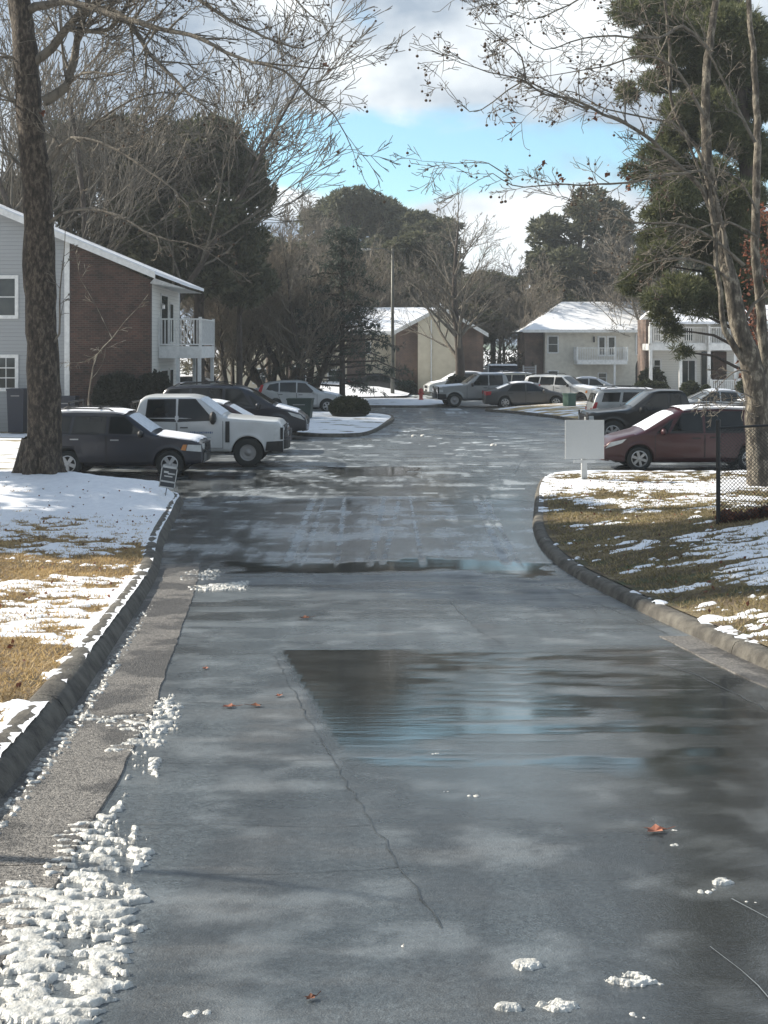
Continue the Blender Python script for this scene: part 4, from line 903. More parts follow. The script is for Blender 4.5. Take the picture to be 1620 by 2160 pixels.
# ------------------------------------------------------------ building helpers
def ebox(root, name, mat, x0, x1, y0, y1, z0, z1, **k):
    b = MB(); b.box(x0, x1, y0, y1, z0, z1); return b.build(name, mat, root, **k)
def window(root, x0, x1, z0, z1, y, fr=.09, grid=(1, 2), trim='trim', axis='y'):
    w = MB(); d = .05
    w.box(x0 - fr, x1 + fr, y - d, y + .02, z1, z1 + fr); w.box(x0 - fr, x1 + fr, y - d, y + .02, z0 - fr, z0); w.box(x0 - fr, x0, y - d, y + .02, z0, z1); w.box(x1, x1 + fr, y - d, y + .02, z0, z1)
    gx, gzz = grid
    for i in range(1, gx): x = x0 + (x1 - x0) * i / gx; w.box(x - .015, x + .015, y - d * .6, y, z0, z1)
    for i in range(1, gzz): z = z0 + (z1 - z0) * i / gzz; w.box(x0, x1, y - d * .55, y - .002, z - .02, z + .02)
    o = w.build('window', MT[trim], root); ebox(o, 'pane', MT['pane'], x0, x1, y - .02, y + .01, z0, z1); return o
def railing(root, pts, z0, z1, sp=.12, name='railing', mat='trim', r=.02):
    b = MB()
    for (xa, ya), (xb, yb) in zip(pts[:-1], pts[1:]):
        a = Vector((xa, ya, 0)); c = Vector((xb, yb, 0)); L = (c - a).length; n = max(2, int(L / sp)); d = (c - a).normalized(); M = Matrix.Translation(a) @ Matrix.Rotation(math.atan2(d.y, d.x), 4, 'Z')
        b.box(0, L, -.035, .035, z1 - .06, z1, M=M); b.box(0, L, -.03, .03, z0, z0 + .06, M=M)
        for k in range(1, n): b.box(L * k / n - r, L * k / n + r, -r, r, z0 + .06, z1 - .06, M=M)
        b.box(-.06, .06, -.06, .06, z0 - .05, z1 + .06, M=M); b.box(L - .055, L + .055, -.055, .055, z0 - .05, z1 + .06, M=M)
    return b.build(name, MT[mat], root)
def wallpoly(root, name, mat, xz, y0, y1):
    b = MB(); n = len(xz); b.add([(x, y0, z) for x, z in xz] + [(x, y1, z) for x, z in xz], [tuple(range(n)), tuple(range(n, 2 * n))[::-1]] + [(i, i + n, (i + 1) % n + n, (i + 1) % n) for i in range(n)]); return b.build(name, mat, root)
def slab(root, name, mat, a, b, c, d, t=.15):
    up = Vector((0, 0, t)); mb = MB(); vs = [Vector(p) for p in (a, b, c, d)]; vs += [v + up for v in vs]
    mb.add(vs, [(3, 2, 1, 0), (4, 5, 6, 7), (0, 1, 5, 4), (1, 2, 6, 5), (2, 3, 7, 6), (3, 0, 4, 7)]); return mb.build(name, mat, root)
# left building, gable towards the camera
bl = empty('apartment_building', (-14, 50, 0), label='two storey apartment building at left with brown brick gable wall and white balcony', cat='building')
def l(x): return x + 14
xb0, xb1 = (138 - 810) / F * 50, (318 - 810) / F * 50; slope = .415
def rz_(x): return 6.44 + (xb1 - x) * slope
xr = -18.5
wallpoly(bl, 'siding_wall', MT['siding'], [(l(-30), 0), (l(xb0), 0), (l(xb0), rz_(xb0)), (l(xr), rz_(xr)), (l(-30), rz_(xr) - 11.5 * slope)], 0, .25)
wallpoly(bl, 'brick_wall', MT['brick'], [(l(xb0) + .2, 0), (l(xb1), 0), (l(xb1), rz_(xb1) - .3), (l(xb0) + .2, rz_(xb0 + .2) - .05)], -.08, .25)
ebox(bl, 'corner_trim', MT['trim'], l(xb0) - .02, l(xb0) + .19, -.1, .2, 0, rz_(xb0) - .1)
ebox(bl, 'side_wall', MT['sidingw'], l(xb1) - .3, l(xb1), .26, 7, 0, 6.1)
ebox(bl, 'back_wall', MT['siding'], l(-30), l(xb1), 7, 7.2, 0, 6)
slab(bl, 'roof', MT['roofsnow'], (l(xb1) + .25, -.35, rz_(xb1 + .25) + .02), (l(xb1) + 1.25, 2.0, rz_(xb1 + 1.25) + .02), (l(xb1) + 1.25, 6.2, rz_(xb1 + 1.25) + .02), (l(xr), 7.4, rz_(xr) + .02), .13)
slab(bl, 'roof', MT['roofsnow'], (l(xb1) + .25, -.35, rz_(xb1 + .25) + .02), (l(xr), 7.4, rz_(xr) + .02), (l(xr), -.35, rz_(xr) + .02), (l(xr) + .01, -.35, rz_(xr) + .02), .13)
slab(bl, 'roof', MT['roofsnow'], (l(xr), -.35, rz_(xr) + .02), (l(xr), 7.4, rz_(xr) + .02), (l(-31), 7.4, rz_(xr) - 12.5 * slope), (l(-31), -.35, rz_(xr) - 12.5 * slope), .13)
def rakeboard(xa, xb_):
    b = MB(); b.add([(l(xa), -.42, rz_(xa) - .16), (l(xb_), -.42, rz_(xb_) - .16), (l(xb_), -.42, rz_(xb_) + .1), (l(xa), -.42, rz_(xa) + .1), (l(xa), -.36, rz_(xa) - .16), (l(xb_), -.36, rz_(xb_) - .16), (l(xb_), -.36, rz_(xb_) + .1), (l(xa), -.36, rz_(xa) + .1)],
        [(0, 1, 2, 3), (7, 6, 5, 4), (0, 4, 5, 1), (3, 2, 6, 7), (1, 5, 6, 2), (0, 3, 7, 4)]); b.build('rake_board', MT['trim'], bl)
rakeboard(xr, xb1 + .25)
b = MB(); b.add([(l(xb1) + .2, -.3, 6.2), (l(xb1) + 1.2, 2.0, 5.85), (l(xb1) + 1.2, 6.1, 5.85), (l(xb1) + .02, 7, 5.9), (l(xb1) + .02, -.3, 6.0)], [(0, 1, 2, 3, 4)]); b.build('soffit', MT['trim'], bl)
for (pa, pb, za, zb_, gr_) in ((-12, 32, 588, 665, (1, 2)), (-12, 32, 755, 818, (3, 3))):
    window(bl, (pa - 810) / F * 50 + 14 - .25, (pb - 810) / F * 50 + 14, H0 - (zb_ - YH) / F * 50, H0 - (za - YH) / F * 50, 0, fr=.14, grid=gr_)
bx0, bx1, by0, by1 = l(xb1) + .02, l(xb1) + 1.82, 1.6, 5.6
ebox(bl, 'balcony_deck', MT['trim'], bx0, bx1, by0, by1, 2.95, 3.45)
railing(bl, [(bx0, by0 + .05), (bx1 - .06, by0 + .05), (bx1 - .06, by1)], 3.5, 4.62, sp=.13, name='balcony_railing')
for i, (x, y) in enumerate(((bx1 - .1, by0 + .1), (bx1 - .1, by1 - .1), (bx1 - 1.0, by0 + .1), (bx0 + .9, by1 - .1))): ebox(bl, 'post', MT['trim'], x - .07, x + .07, y - .07, y + .07, 0, 2.95)
for x, y in ((bx1 - .1, by0 + .1), (bx1 - .1, by1 - .1)): pass
for (ya, yb, z0, z1) in ((2.2, 3.6, 3.5, 5.6), (2.2, 3.6, .3, 2.4), (4.3, 5.0, 3.6, 5.3), (4.3, 5.0, .3, 2.4)):
    f = MB(); f.box(l(xb1), l(xb1) + .05, ya - .1, yb + .1, z0, z1 + .1); o = f.build('patio_door', MT['trim'], bl); ebox(o, 'pane', MT['pane'], l(xb1) + .05, l(xb1) + .06, ya, yb, z0 + .05, z1)
lm = MB(); lm.lathe([(0, 0), (.09, .03), (.09, .2), (.03, .26), (0, .27)], 10, M=Matrix.Translation((l(xb1) + .15, 1.9, 5.0))); lm.build('wall_lantern', MT['chrome'], bl)

# middle building with snowy roof and a front gable
D0 = 88
bm = empty('apartment_building', (0, D0, 0), 0, label='beige and brick building with long snowy roof behind the street light pole', cat='building')
def XM(px, D=D0): return (px - 810) / F * D
def ZM(py, D=D0): return H0 - (py - YH) / F * D
gA = empty('gable_wing', (XM(922), D0, 0), -R(4)); gA.parent = bm; gA.location = (XM(922), 0, 0)
gw0, gw1 = -2.95, 3.3; ze, zp = 4.45, 6.15; xp = .35
wallpoly(gA, 'brick_wall', MT['brick2'], [(gw0, -.3), (gw1, -.3), (gw1, ze - .1), (xp, zp), (gw0, ze)], 0, .3)
wallpoly(gA, 'beige_bay', MT['beigew'], [(-1.35, -.3), (1.55, -.3), (1.55, 5.3), (xp, zp - .06), (-1.35, 5.25)], -.55, -.01)
slab(gA, 'roof', MT['roofsnow'], (gw0 - .35, -.6, ze - .2), (xp, -.6, zp + .02), (xp, 5, zp + .02), (gw0 - .35, 5, ze - .2), .14)
slab(gA, 'roof', MT['roofsnow'], (gw1 + .35, 5, ze - .25), (xp, 5, zp + .02), (xp, -.6, zp + .02), (gw1 + .35, -.6, ze - .25), .14)
for s, (xa, za) in ((-1, (gw0 - .35, ze - .22)), (1, (gw1 + .35, ze - .27))):
    b = MB(); b.add([(xa, -.66, za - .12), (xp, -.66, zp - .12), (xp, -.66, zp + .16), (xa, -.66, za + .16), (xa, -.6, za - .12), (xp, -.6, zp - .12), (xp, -.6, zp + .16), (xa, -.6, za + .16)], [(0, 1, 2, 3), (7, 6, 5, 4), (0, 4, 5, 1), (3, 2, 6, 7)]); b.build('rake_board', MT['trim'], gA)
pp = MB(); pp.tube([((-.4, -.62, 0), .05), ((-.4, -.62, 5.3), .05)], 6); pp.build('downpipe', MT['trim'], gA)
mx0 = XM(470); mx1 = XM(842)
ebox(bm, 'wall', MT['beigew'], mx0, mx1 + 1.5, 2.2, 2.5, -.3, 4.45)
for (pa, pb) in ((598, 612), (730, 770)): ebox(bm, 'brick_pier', MT['brick2'], XM(pa), XM(pb), 2.08, 2.3, -.3, 4.4)
slab(bm, 'roof', MT['roofsnow'], (mx0 - .4, 1.5, 4.4), (XM(930), 1.5, 4.4), (XM(934), 8, 6.3), (mx0 + .6, 8, 6.3), .14)
slab(bm, 'roof', MT['roofsnow'], (mx0 + .6, 8, 6.3), (XM(934), 8, 6.3), (XM(934), 14, 4.4), (mx0 - .4, 14, 4.4), .14)
ebox(bm, 'eave_board', MT['trim'], mx0 - .4, mx1 + .8, 1.42, 1.5, 4.25, 4.5)
for (pa, pb, za, zb_) in ((528, 560, 780, 810), (610, 640, 775, 805), (690, 715, 783, 806), (500, 516, 720, 745), (640, 665, 722, 745), (760, 780, 722, 745)):
    window(bm, XM(pa), XM(pb), ZM(zb_), ZM(za), 2.2, fr=.08, grid=(2, 2))

# cream house
D1 = 103
bh = empty('house', (0, D1, 0), label='cream two storey house with snowy hipped roof and white front balcony', cat='house')
def X1(px): return (px - 810) / F * D1
def Z1(py): return H0 - (py - YH) / F * D1
zt = Z1(696)
ebox(bh, 'wall', MT['stucco'], X1(1150), X1(1345), 0, 8, -.3, zt); ebox(bh, 'brick_wing', MT['brick2'], X1(1110), X1(1149), .9, 7, -.3, zt - .02); ebox(bh, 'wall', MT['stucco'], X1(1346), X1(1372), .12, 7.9, -.3, zt - .03)
zrg = Z1(633); rf = MB()
rf.add([(X1(1100), -.8, zt - .12), (X1(1374), -.8, zt - .12), (X1(1374), 9, zt - .12), (X1(1100), 9, zt - .12), (X1(1200), 4, zrg), (X1(1374), 4, zrg)], [(0, 1, 5, 4), (1, 2, 5), (2, 3, 4, 5), (3, 0, 4), (3, 2, 1, 0)]); rf.build('roof', MT['roofsnow'], bh)
ebox(bh, 'fascia', MT['trim'], X1(1100), X1(1374), -.86, -.81, zt - .22, zt + .02)
window(bh, X1(1157), X1(1176), Z1(743), Z1(710), 0, fr=.1, grid=(1, 2), trim='trim'); window(bh, X1(1157), X1(1176), Z1(800), Z1(783), 0, grid=(1, 2)); window(bh, X1(1264), X1(1275), Z1(748), Z1(712), 0, fr=.14, grid=(1, 1)); window(bh, X1(1284), X1(1296), Z1(748), Z1(712), 0, fr=.14, grid=(1, 1)); window(bh, X1(1263), X1(1278), Z1(806), Z1(788), 0)
b = MB(); bx = (X1(1211), X1(1315)); b.box(bx[0], bx[1], -1.7, -.01, Z1(768), Z1(760)); b.build('balcony_deck', MT['trim'], bh)
railing(bh, [(bx[0], -.1), (bx[0] + .0, -1.65), (X1(1289), -1.65), (bx[1], -1.65), (bx[1], -.1)], Z1(760), Z1(733), sp=.14, name='balcony_railing')
ebox(bh, 'balcony_post', MT['trim'], X1(1289) - .08, X1(1289) + .08, -1.62, -1.48, 0, Z1(768))
ar = MB(); cx = X1(1356); n = 14
pts = [(cx - .62, -.3)] + [(cx - .62 * math.cos(math.pi * k / n), Z1(775) + .8 * math.sin(math.pi * k / n)) for k in range(n + 1)] + [(cx + .62, -.3)]
ar.add([(x, -.01, z) for x, z in pts], [tuple(range(len(pts)))]); ar.add([(x, .10, z) for x, z in pts], [tuple(range(len(pts)))]); 
for i in range(len(pts) - 1): ar.add([(pts[i][0], -.01, pts[i][1]), (pts[i + 1][0], -.01, pts[i + 1][1]), (pts[i + 1][0], .1, pts[i + 1][1]), (pts[i][0], .1, pts[i][1])], [(0, 1, 2, 3)])
ar.build('entry_arch', MT['darkdoor'], bh)
w = MB(); w.box(X1(1342), X1(1362), -.02, .13, Z1(748), Z1(706)); o = w.build('stair_grille', MT['pane'], bh); railing(o, [(X1(1342), -.06), (X1(1362), -.06)], Z1(748), Z1(706), sp=.16, name='bars')
lt = MB(); lt.box(X1(1251), X1(1254), -.2, 0, Z1(722), Z1(710)); lt.build('wall_lantern', MT['black'], bh)
sg = MB(); sg.box(X1(1211), X1(1214), -2.2, -2.1, 0, Z1(770)); 

# right building with balconies
D2 = 75
br_ = empty('apartment_building', (0, D2, 0), label='bright balcony building at right with white railings and snowy roof', cat='building')
def X2(px): return (px - 810) / F * D2
def Z2(py): return H0 - (py - YH) / F * D2
ebox(br_, 'wall', MT['sidingw'], X2(1392), X2(1900), 2.2, 4.6, -.3, Z2(672)); ebox(br_, 'brick_wall', MT['brick2'], X2(1377), X2(1391), 2.0, 4.5, -.3, Z2(672))
slab(br_, 'roof', MT['roofsnow'], (X2(1372), -.4, Z2(684)), (X2(1910), -.4, Z2(682)), (X2(1910), 3, Z2(645)), (X2(1375) + .8, 3, Z2(645)), .15)
slab(br_, 'roof', MT['roofsnow'], (X2(1375) + .8, 3, Z2(645)), (X2(1910), 3, Z2(645)), (X2(1910), 5, Z2(672)), (X2(1385), 5, Z2(672)), .15)
for xa, xb_, y0 in ((1371, 1494, .3), (1494, 1556, -.1), (1556, 1700, .3)):
    ebox(br_, 'balcony_deck', MT['trim'], X2(xa), X2(xb_) - .01, y0, 2.2, Z2(739), Z2(725)); railing(br_, [(X2(xa) + .05, y0 + .06), (X2(xb_) - .06, y0 + .06)], Z2(725), Z2(690), sp=.13, name='balcony_railing')
for px_ in (1374, 1437, 1497, 1552, 1620): ebox(br_, 'porch_post', MT['trim'], X2(px_) - .09, X2(px_) + .09, .1, .28, 0, Z2(739)); 
for px_ in (1374, 1497, 1552): ebox(br_, 'upper_post', MT['trim'], X2(px_) - .08, X2(px_) + .08, .12, .26, Z2(725), Z2(680))
railing(br_, [(X2(1499), -.05), (X2(1558), -.05)], Z2(840), Z2(801), sp=.11, name='porch_railing', r=.03)
window(br_, X2(1397), X2(1409), Z2(786), Z2(761), 2.2, fr=.12, grid=(1, 2)); window(br_, X2(1397), X2(1409), Z2(718), Z2(690), 2.2, fr=.12)
for (pa, pb) in ((1456, 1484),):
    w = MB(); w.box(X2(pa) - .12, X2(pb) + .12, 2.13, 2.21, 0, Z2(757)); o = w.build('patio_door', MT['trim'], br_); ebox(o, 'pane', MT['pane'], X2(pa), X2(pa) + .38, 2.10, 2.14, .1, Z2(762)); ebox(o, 'pane', MT['pane'], X2(pa) + .44, X2(pb), 2.10, 2.14, .1, Z2(762))
w = MB(); w.box(X2(1521), X2(1551), 1.9, 2.22, .1, Z2(742)); w.build('brick_panel', MT['brick'], br_); w = MB(); w.box(X2(1499), X2(1520), 2.1, 2.22, .1, Z2(742)); w.build('screen_panel', MT['pane'], br_)
ebox(br_, 'far_brick', MT['brick'], X2(1600), X2(1800), 2.05, 2.19, 0, Z2(742))
w = window(br_, X2(1460), X2(1480), Z2(718), Z2(690), 2.2, fr=.12)

# ------------------------------------------------------------ street furniture
sp = empty('street_lamp', (XM(828, 83), 83, 0), label='tall thin street light pole with a short arm standing by the far snowy verge', cat='street light')
b = MB(); b.tube([((0, 0, -.1), .14), ((0, 0, 5), .11), ((0, 0, 10), .085)], 10, cap=True); b.lathe([(.22, 0), (.22, .1), (.14, .16)], 12); b.build('pole', MT['lamppole'], sp, smooth=True)
b = MB(); b.tube([((0, 0, 9.75), .045), ((-.6, -.1, 9.98), .04), ((-1.5, -.2, 9.98), .035)], 6); b.build('arm', MT['lamppole'], sp, smooth=True)
b = MB(); b.lathe([(0, -.55), (.1, -.45), (.16, 0), (.12, .4), (0, .5)], 12, 'y', Matrix.Translation((-1.95, -.22, 9.93)) @ Matrix.Rotation(R(90), 4, 'Z') @ Matrix.Diagonal((1, 1, .5, 1))); b.build('lamp_head', MT['signw'], sp, smooth=True)
def signpost():
    x, y = G(1233, 1010, .17); z = lawn_z(1, x, 32.0) if 0 else gzf(y) + .15
    D = y; hw_ = 41 / F * D; zc = H0 - (927 - YH) / F * D
    o = empty('sign_board', (x, D, z), label='blank pale grey square sign on a short post beside the lawn corner', cat='sign')
    ebox(o, 'panel', MT['signw'], -hw_, hw_, -.03, .01, zc - hw_ - z, zc + hw_ - z); ebox(o, 'post', MT['postw'], -.07, .07, .012, .11, -.1, zc - z)
    ebox(o, 'cross_bar', MT['postw'], -.27, .27, -.01, .01, zc - hw_ - z - .1, zc - hw_ - z - .03)
signpost()
x, y = G(347, 1057, .12); z = gzf(y) + .16; s = y / F
ys_ = empty('yard_sign', (x, y, z - .05), label='small tilted dark yard sign with white border on a thin wire stake', cat='sign')
ys_.rotation_euler = (0, R(9), 0)
b = MB(); b.tube([((0, 0, -.1), .009), ((0, 0, 36 * s), .009)], 6); b.build('stake', MT['iron'], ys_)
c = MB(); w2, h0, h1 = .175, .30, .78; c.box(-w2, w2, -.012, 0, h0, h1); pn = c.build('panel', MT['signd'], ys_)
c = MB()
for (a, b_, d, e) in ((-w2, w2, h1 - .05, h1), (-w2, w2, h0, h0 + .025), (-w2, -w2 + .02, h0, h1), (w2 - .02, w2, h0, h1), (-w2, w2, h0 + .12, h0 + .155)): c.box(a, b_, -.016, -.0125, d, e)
c.build('border', MT['signl'], pn)
c = MB()
for (xx, ww, zz, hh) in ((-.06, .05, .62, .04), (.06, .08, .60, .03), (0, .09, .54, .025)): c.box(xx - ww, xx + ww, -.018, -.0125, zz, zz + hh)
c.build('printed_lines', MT['signl'], pn)
# utility box, hydrant, cart boxes
x, y = G(1201, 862, .2); o = empty('utility_box', (x, y, .2), R(28), label='green utility pedestal box standing on the tan grass island', cat='utility box')
s = 11 / F * y; b = MB(); b.box(-.24, .24, -.24, .24, 0, .72); b.build('cabinet', MT['greenbox'], o); b = MB(); b.prism([(-.27, -.27), (.27, -.27), (.27, .27), (-.27, .27)], .721, .80); b.build('lid', MT['greenbox'], o); b = MB(); b.box(-.17, .17, -.25, -.241, .1, .62); b.build('door', MT['greenbox'], o)
x, y = XM(888, 76), 76; o = empty('fire_hydrant', (x, y, .12), label='small red fire hydrant on the far verge left of the grey pickup', cat='fire hydrant')
b = MB(); b.lathe([(.16, 0), (.16, .06), (.11, .08), (.11, .5), (.15, .52), (.15, .57), (.12, .66), (.05, .72), (0, .73)], 12); b.build('barrel', MT['hyd'], o, smooth=True)
for sx in (-1, 1):
    b = MB(); b.lathe([(0, 0), (.06, 0), (.06, .08), (0, .08)], 8, 'y', Matrix.Translation((sx * .11, 0, .4)) @ Matrix.Rotation(-sx * R(90), 4, 'Z')); b.build('nozzle', MT['hyd'], o)
def cart(px0, px1, ytop, D, label, mat='dgreen', wd=None, rz=0, z0=0):
    x0, x1 = (px0 - 810) / F * D, (px1 - 810) / F * D; zt = H0 - (ytop - YH) / F * D - z0; w = (x1 - x0) / 2
    o = empty('rubbish_bin', ((x0 + x1) / 2, D + w, z0), rz, label=label, cat='bin'); d = wd or w
    b = MB(); b.add([(-w * .86, -d * .86, .05), (w * .86, -d * .86, .05), (w * .86, d * .86, .05), (-w * .86, d * .86, .05), (-w, -d, zt - .08), (w, -d, zt - .08), (w, d, zt - .08), (-w, d, zt - .08)], [(0, 1, 5, 4), (1, 2, 6, 5), (2, 3, 7, 6), (3, 0, 4, 7), (3, 2, 1, 0)]); b.build('bin_body', MT[mat], o)
    b = MB(); b.box(-w * 1.05, w * 1.05, -d * 1.06, d * 1.02, zt - .08, zt); b.build('lid', MT[mat], o)
    b = MB(); b.box(-w * .5, w * .5, -d * 1.075, -d * 1.062, zt - .3, zt - .26); b.build('front_grip', MT['steelw'], o)
    for sx in (-1, 1):
        b = MB(); b.lathe([(0, -.03), (.1, -.03), (.1, .03), (0, .03)], 12, 'y', Matrix.Translation((sx * w * .8, d * .8, .1)) @ Matrix.Rotation(R(90), 4, 'Z')); b.build('wheel', MT['black'], o)
    return o
cart(606, 658, 841, 56, 'dark green open topped bin between the silver SUV and the round bush', wd=.4, z0=.08, rz=-.1)
cart(14, 50, 820, 48.6, 'dark wheeled bin against the grey siding left of the thick trunk', 'bluebin', wd=.35); cart(120, 158, 836, 48.4, 'dark wheeled bin against the brick wall right of the thick trunk', 'bluebin', wd=.35)
# blue skip with screen panels
x0, x1 = XM(1032, 95), XM(1093, 95); o = empty('skip', ((x0 + x1) / 2, 96, 0), label='dark blue waste container with snow on its lid behind the grey pickup', cat='dumpster'); w = (x1 - x0) / 2
b = MB(); b.add([(-w, -.8, .1), (w, -.8, .1), (w, .8, .1), (-w, .8, .1), (-w, -1, 1.75), (w, -1, 1.75), (w, .9, 1.95), (-w, .9, 1.95)], [(0, 1, 5, 4), (1, 2, 6, 5), (2, 3, 7, 6), (3, 0, 4, 7), (4, 5, 6, 7)]); b.build('hull', MT['bluebin'], o)
ebox(o, 'snow_lid', MT['snow'], -w * .95, w * .95, -.9, .85, 1.9, 2.02); ebox(o, 'notice', MT['signw'], -.3, .35, -1.03, -1.0, 1.1, 1.55)
for k in (-.6, 0, .6): ebox(o, 'rib', MT['bluebin'], w * k - .05, w * k + .05, -1.05, -.93, .2, 1.6)
for (pa, pb, lab) in ((1008, 1030, 'pale slatted screen panel left of the blue waste container'), (1104, 1130, 'pale slatted screen panel right of the blue waste container')):
    o = empty('screen_fence', (XM(pa, 95), 95, 0), label=lab, cat='fence'); wd = XM(pb, 95) - XM(pa, 95)
    for xx in (0, wd): ebox(o, 'post', MT['signw'], xx - .05, xx + .05, -.05, .05, 0, 1.95)
    b = MB()
    for k in range(9): b.box(.05, wd - .05, -.02, .02, .2 + k * .19, .2 + k * .19 + .13)
    b.build('slats', MT['steelw'], o)
# chain link fence
x, y = (1515 - 810) / F * 20.5, 20.5
zg = lawn_z(1, x, y); zf = float(zg)
fo = empty('chain_link_fence', (x, y, zf), 0, label='black chain link fence with a square end post at the right edge', cat='fence')
FH = H0 - (890 - YH) / F * y - zf; FL = 4.2
def fz(xx): return float(lawn_z(1, x + xx, y)) - zf
b = MB(); b.tube([((0, 0, -.2), .036), ((0, 0, FH), .036)], 10, cap=True); b.lathe([(.045, FH), (.045, FH + .03), (0, FH + .06)], 10); b.build('post', MT['iron'], fo)
b = MB(); b.tube([((2.6, 0, -.2), .03), ((2.6, 0, FH + .06), .03)], 8); b.build('post', MT['iron'], fo)
b = MB(); b.tube([((.0, 0, FH - .1), .02), ((1.0, 0, FH - .05), .02), ((2.6, 0, FH + .02), .02), ((4.2, 0, FH + .03), .02)], 8); b.build('top_rail', MT['iron'], fo)
mm = MB(); st = .062; hh = FH - .12
kx_ = int(FL / st)
for s in (1, -1):
    for k in range(-int(hh / st) - 1, kx_ + 1):
        xa = k * st if s > 0 else k * st + hh; zlo, zhi = 0.02, hh
        p0 = (k * st, zlo) if s > 0 else (k * st + hh, zlo); p1 = (p0[0] + s * (zhi - zlo), zhi)
        # clip to 0..FL
        (xa, za), (xb_, zb_) = p0, p1
        lo, hi = 0.0, 1.0
        dx = xb_ - xa
        t0, t1 = (0 - xa) / dx, (FL - xa) / dx
        lo, hi = max(0, min(t0, t1)), min(1, max(t0, t1))
        if hi <= lo + .01: continue
        q0 = (xa + dx * lo, .004 * s, za + (zb_ - za) * lo); q1 = (xa + dx * hi, .004 * s, za + (zb_ - za) * hi); mm.tube([(q0, .0048), (q1, .0048)], 3)
mm.build('wire_mesh', MT['iron'], fo)
# ------------------------------------------------------------ vegetation
def tube_paths(name, paths, mat, parent, smooth=True, **k):
    Vs, Fs = [], []; b = 0
    for pts, rad in paths:
        p = np.array(pts, float); r = np.array(rad, float); m = len(p)
        if m < 2: continue
        n = 8 if r[0] > .08 else (5 if r[0] > .025 else 3)
        if r[0] > .2: n = 14
        t = np.gradient(p, axis=0); t /= np.linalg.norm(t, axis=1)[:, None] + 1e-9
        ref = np.array([.31, .17, .93]) if abs(t[0, 2]) < .85 else np.array([1, .2, .1]); a = np.cross(t, ref); a /= np.linalg.norm(a, axis=1)[:, None] + 1e-9; c = np.cross(t, a)
        an = np.arange(n) / n * 2 * np.pi
        rr = np.repeat(r[:, None], n, 1)
        if n == 14: rr = rr * (1 + .10 * (vn(np.arange(n)[None, :] * 1.0 + 0 * rr, p[:, 2:3] * 1.3, 3) - .5) + .05 * np.sin(an * 3 + p[:, 2:3] * .4))
        v = p[:, None, :] + (a[:, None, :] * np.cos(an)[None, :, None] + c[:, None, :] * np.sin(an)[None, :, None]) * rr[:, :, None]
        Vs.append(v.reshape(-1, 3)); i = np.arange(m - 1)[:, None] * n + np.arange(n)[None, :]; j = np.arange(m - 1)[:, None] * n + (np.arange(n)[None, :] + 1) % n
        Fs.append(np.stack([i, j, j + n, i + n], -1).reshape(-1, 4) + b); b += m * n
    if not Vs: return None
    return npmesh(name, np.concatenate(Vs), np.concatenate(Fs), mat, parent, smooth=smooth, **k)
def rv(rg): return Vector((rg.gauss(0, 1), rg.gauss(0, 1), rg.gauss(0, 1))).normalized()
def grow(out, tips, p, d, L, r, lvl, rg, o):
    n = max(3, int(L / o.get('seg', .35)) + 1); n = min(n, 9); pts = [tuple(p)]; rad = [r]; d = d.normalized(); q = Vector(p); sl = L / n
    for i in range(n):
        d = (d + rv(rg) * o.get('wob', .16) + Vector((0, 0, o.get('up', .05)))).normalized(); q = q + d * sl; f = (i + 1) / n
        pts.append(tuple(q)); rad.append(max(r * (1 - .8 * f), o.get('rmin', .004)))
        if lvl > 0 and f > o.get('start', .2) and rg.random() < o.get('dens', .9):
            for s in range(1 if rg.random() < .7 else 2):
                ax = d.cross(rv(rg)).normalized(); an = R(rg.uniform(*o.get('ang', (28, 60))))
                dd = (d * math.cos(an) + ax * math.sin(an)); dd.z = dd.z * .8 + o.get('cz', .05); cl = L * rg.uniform(*o.get('ratio', (.38, .62))) * (1.15 - .6 * f)
                grow(out, tips, q, dd, cl, rad[-1] * .62 + .001, lvl - 1, rg, o)
    if lvl <= 1: tips.append(q.copy())
    out.append((pts, rad))
def limb(out, tips, pl, r0, r1, rg, o, lvl=3, dens=1.0, clen=2.0, start=.15, keep=1):
    """a limb along picked points, with side branches grown from it"""
    v = [P(*q) for q in pl]; pts = []
    for i in range(len(v) - 1):
        L = (v[i + 1] - v[i]).length; k = max(2, int(L / .3))
        a, b, c, d = v[max(0, i - 1)], v[i], v[i + 1], v[min(len(v) - 1, i + 2)]
        for j in range(k):
            t = j / k; pts.append(.5 * ((2 * b) + (c - a) * t + (2 * a - 5 * b + 4 * c - d) * t * t + (3 * b - a - 3 * c + d) * t ** 3) + rv(rg) * min(.025, r0 * .3))
    pts.append(v[-1]); m = len(pts); rad = [r0 + (r1 - r0) * (i / (m - 1)) ** .8 for i in range(m)]
    for i in range(int(m * start) + 1, m):
        if rg.random() < .85 * dens:
            d = (pts[i] - pts[i - 1]).normalized(); ax = d.cross(rv(rg)).normalized(); an = R(rg.uniform(30, 70)); dd = d * math.cos(an) + ax * math.sin(an); f = i / m
            dd.y *= .8; grow(out, tips, pts[i], dd, clen * rg.uniform(.5, 1.1) * (1.1 - .5 * f), min(rad[i] * .6, .018 + rad[i] * .25), lvl - 1, rg, o)
    grow(out, tips, pts[-1], (pts[-1] - pts[-3]), clen * .6, r1, lvl - 1, rg, o)
    out.append(([tuple(q) for q in pts], rad))
def seedballs(tips, n, parent, rg, r=.018, sizef=1):
    mb = MB()
    for t in rg.sample(tips, min(n, len(tips))):
        L = rg.uniform(.06, .14); q = t - Vector((0, 0, L)); mb.tube([(t, .002), (q, .002)], 3); rr = r * sizef * rg.uniform(.8, 1.2)
        mb.lathe([(0, -rr), (rr * .75, -rr * .65), (rr, 0), (rr * .75, rr * .65), (0, rr)], 6, M=Matrix.Translation(q))
    return mb.build('seed_balls', MT['seed'], parent, smooth=True, kind='stuff')
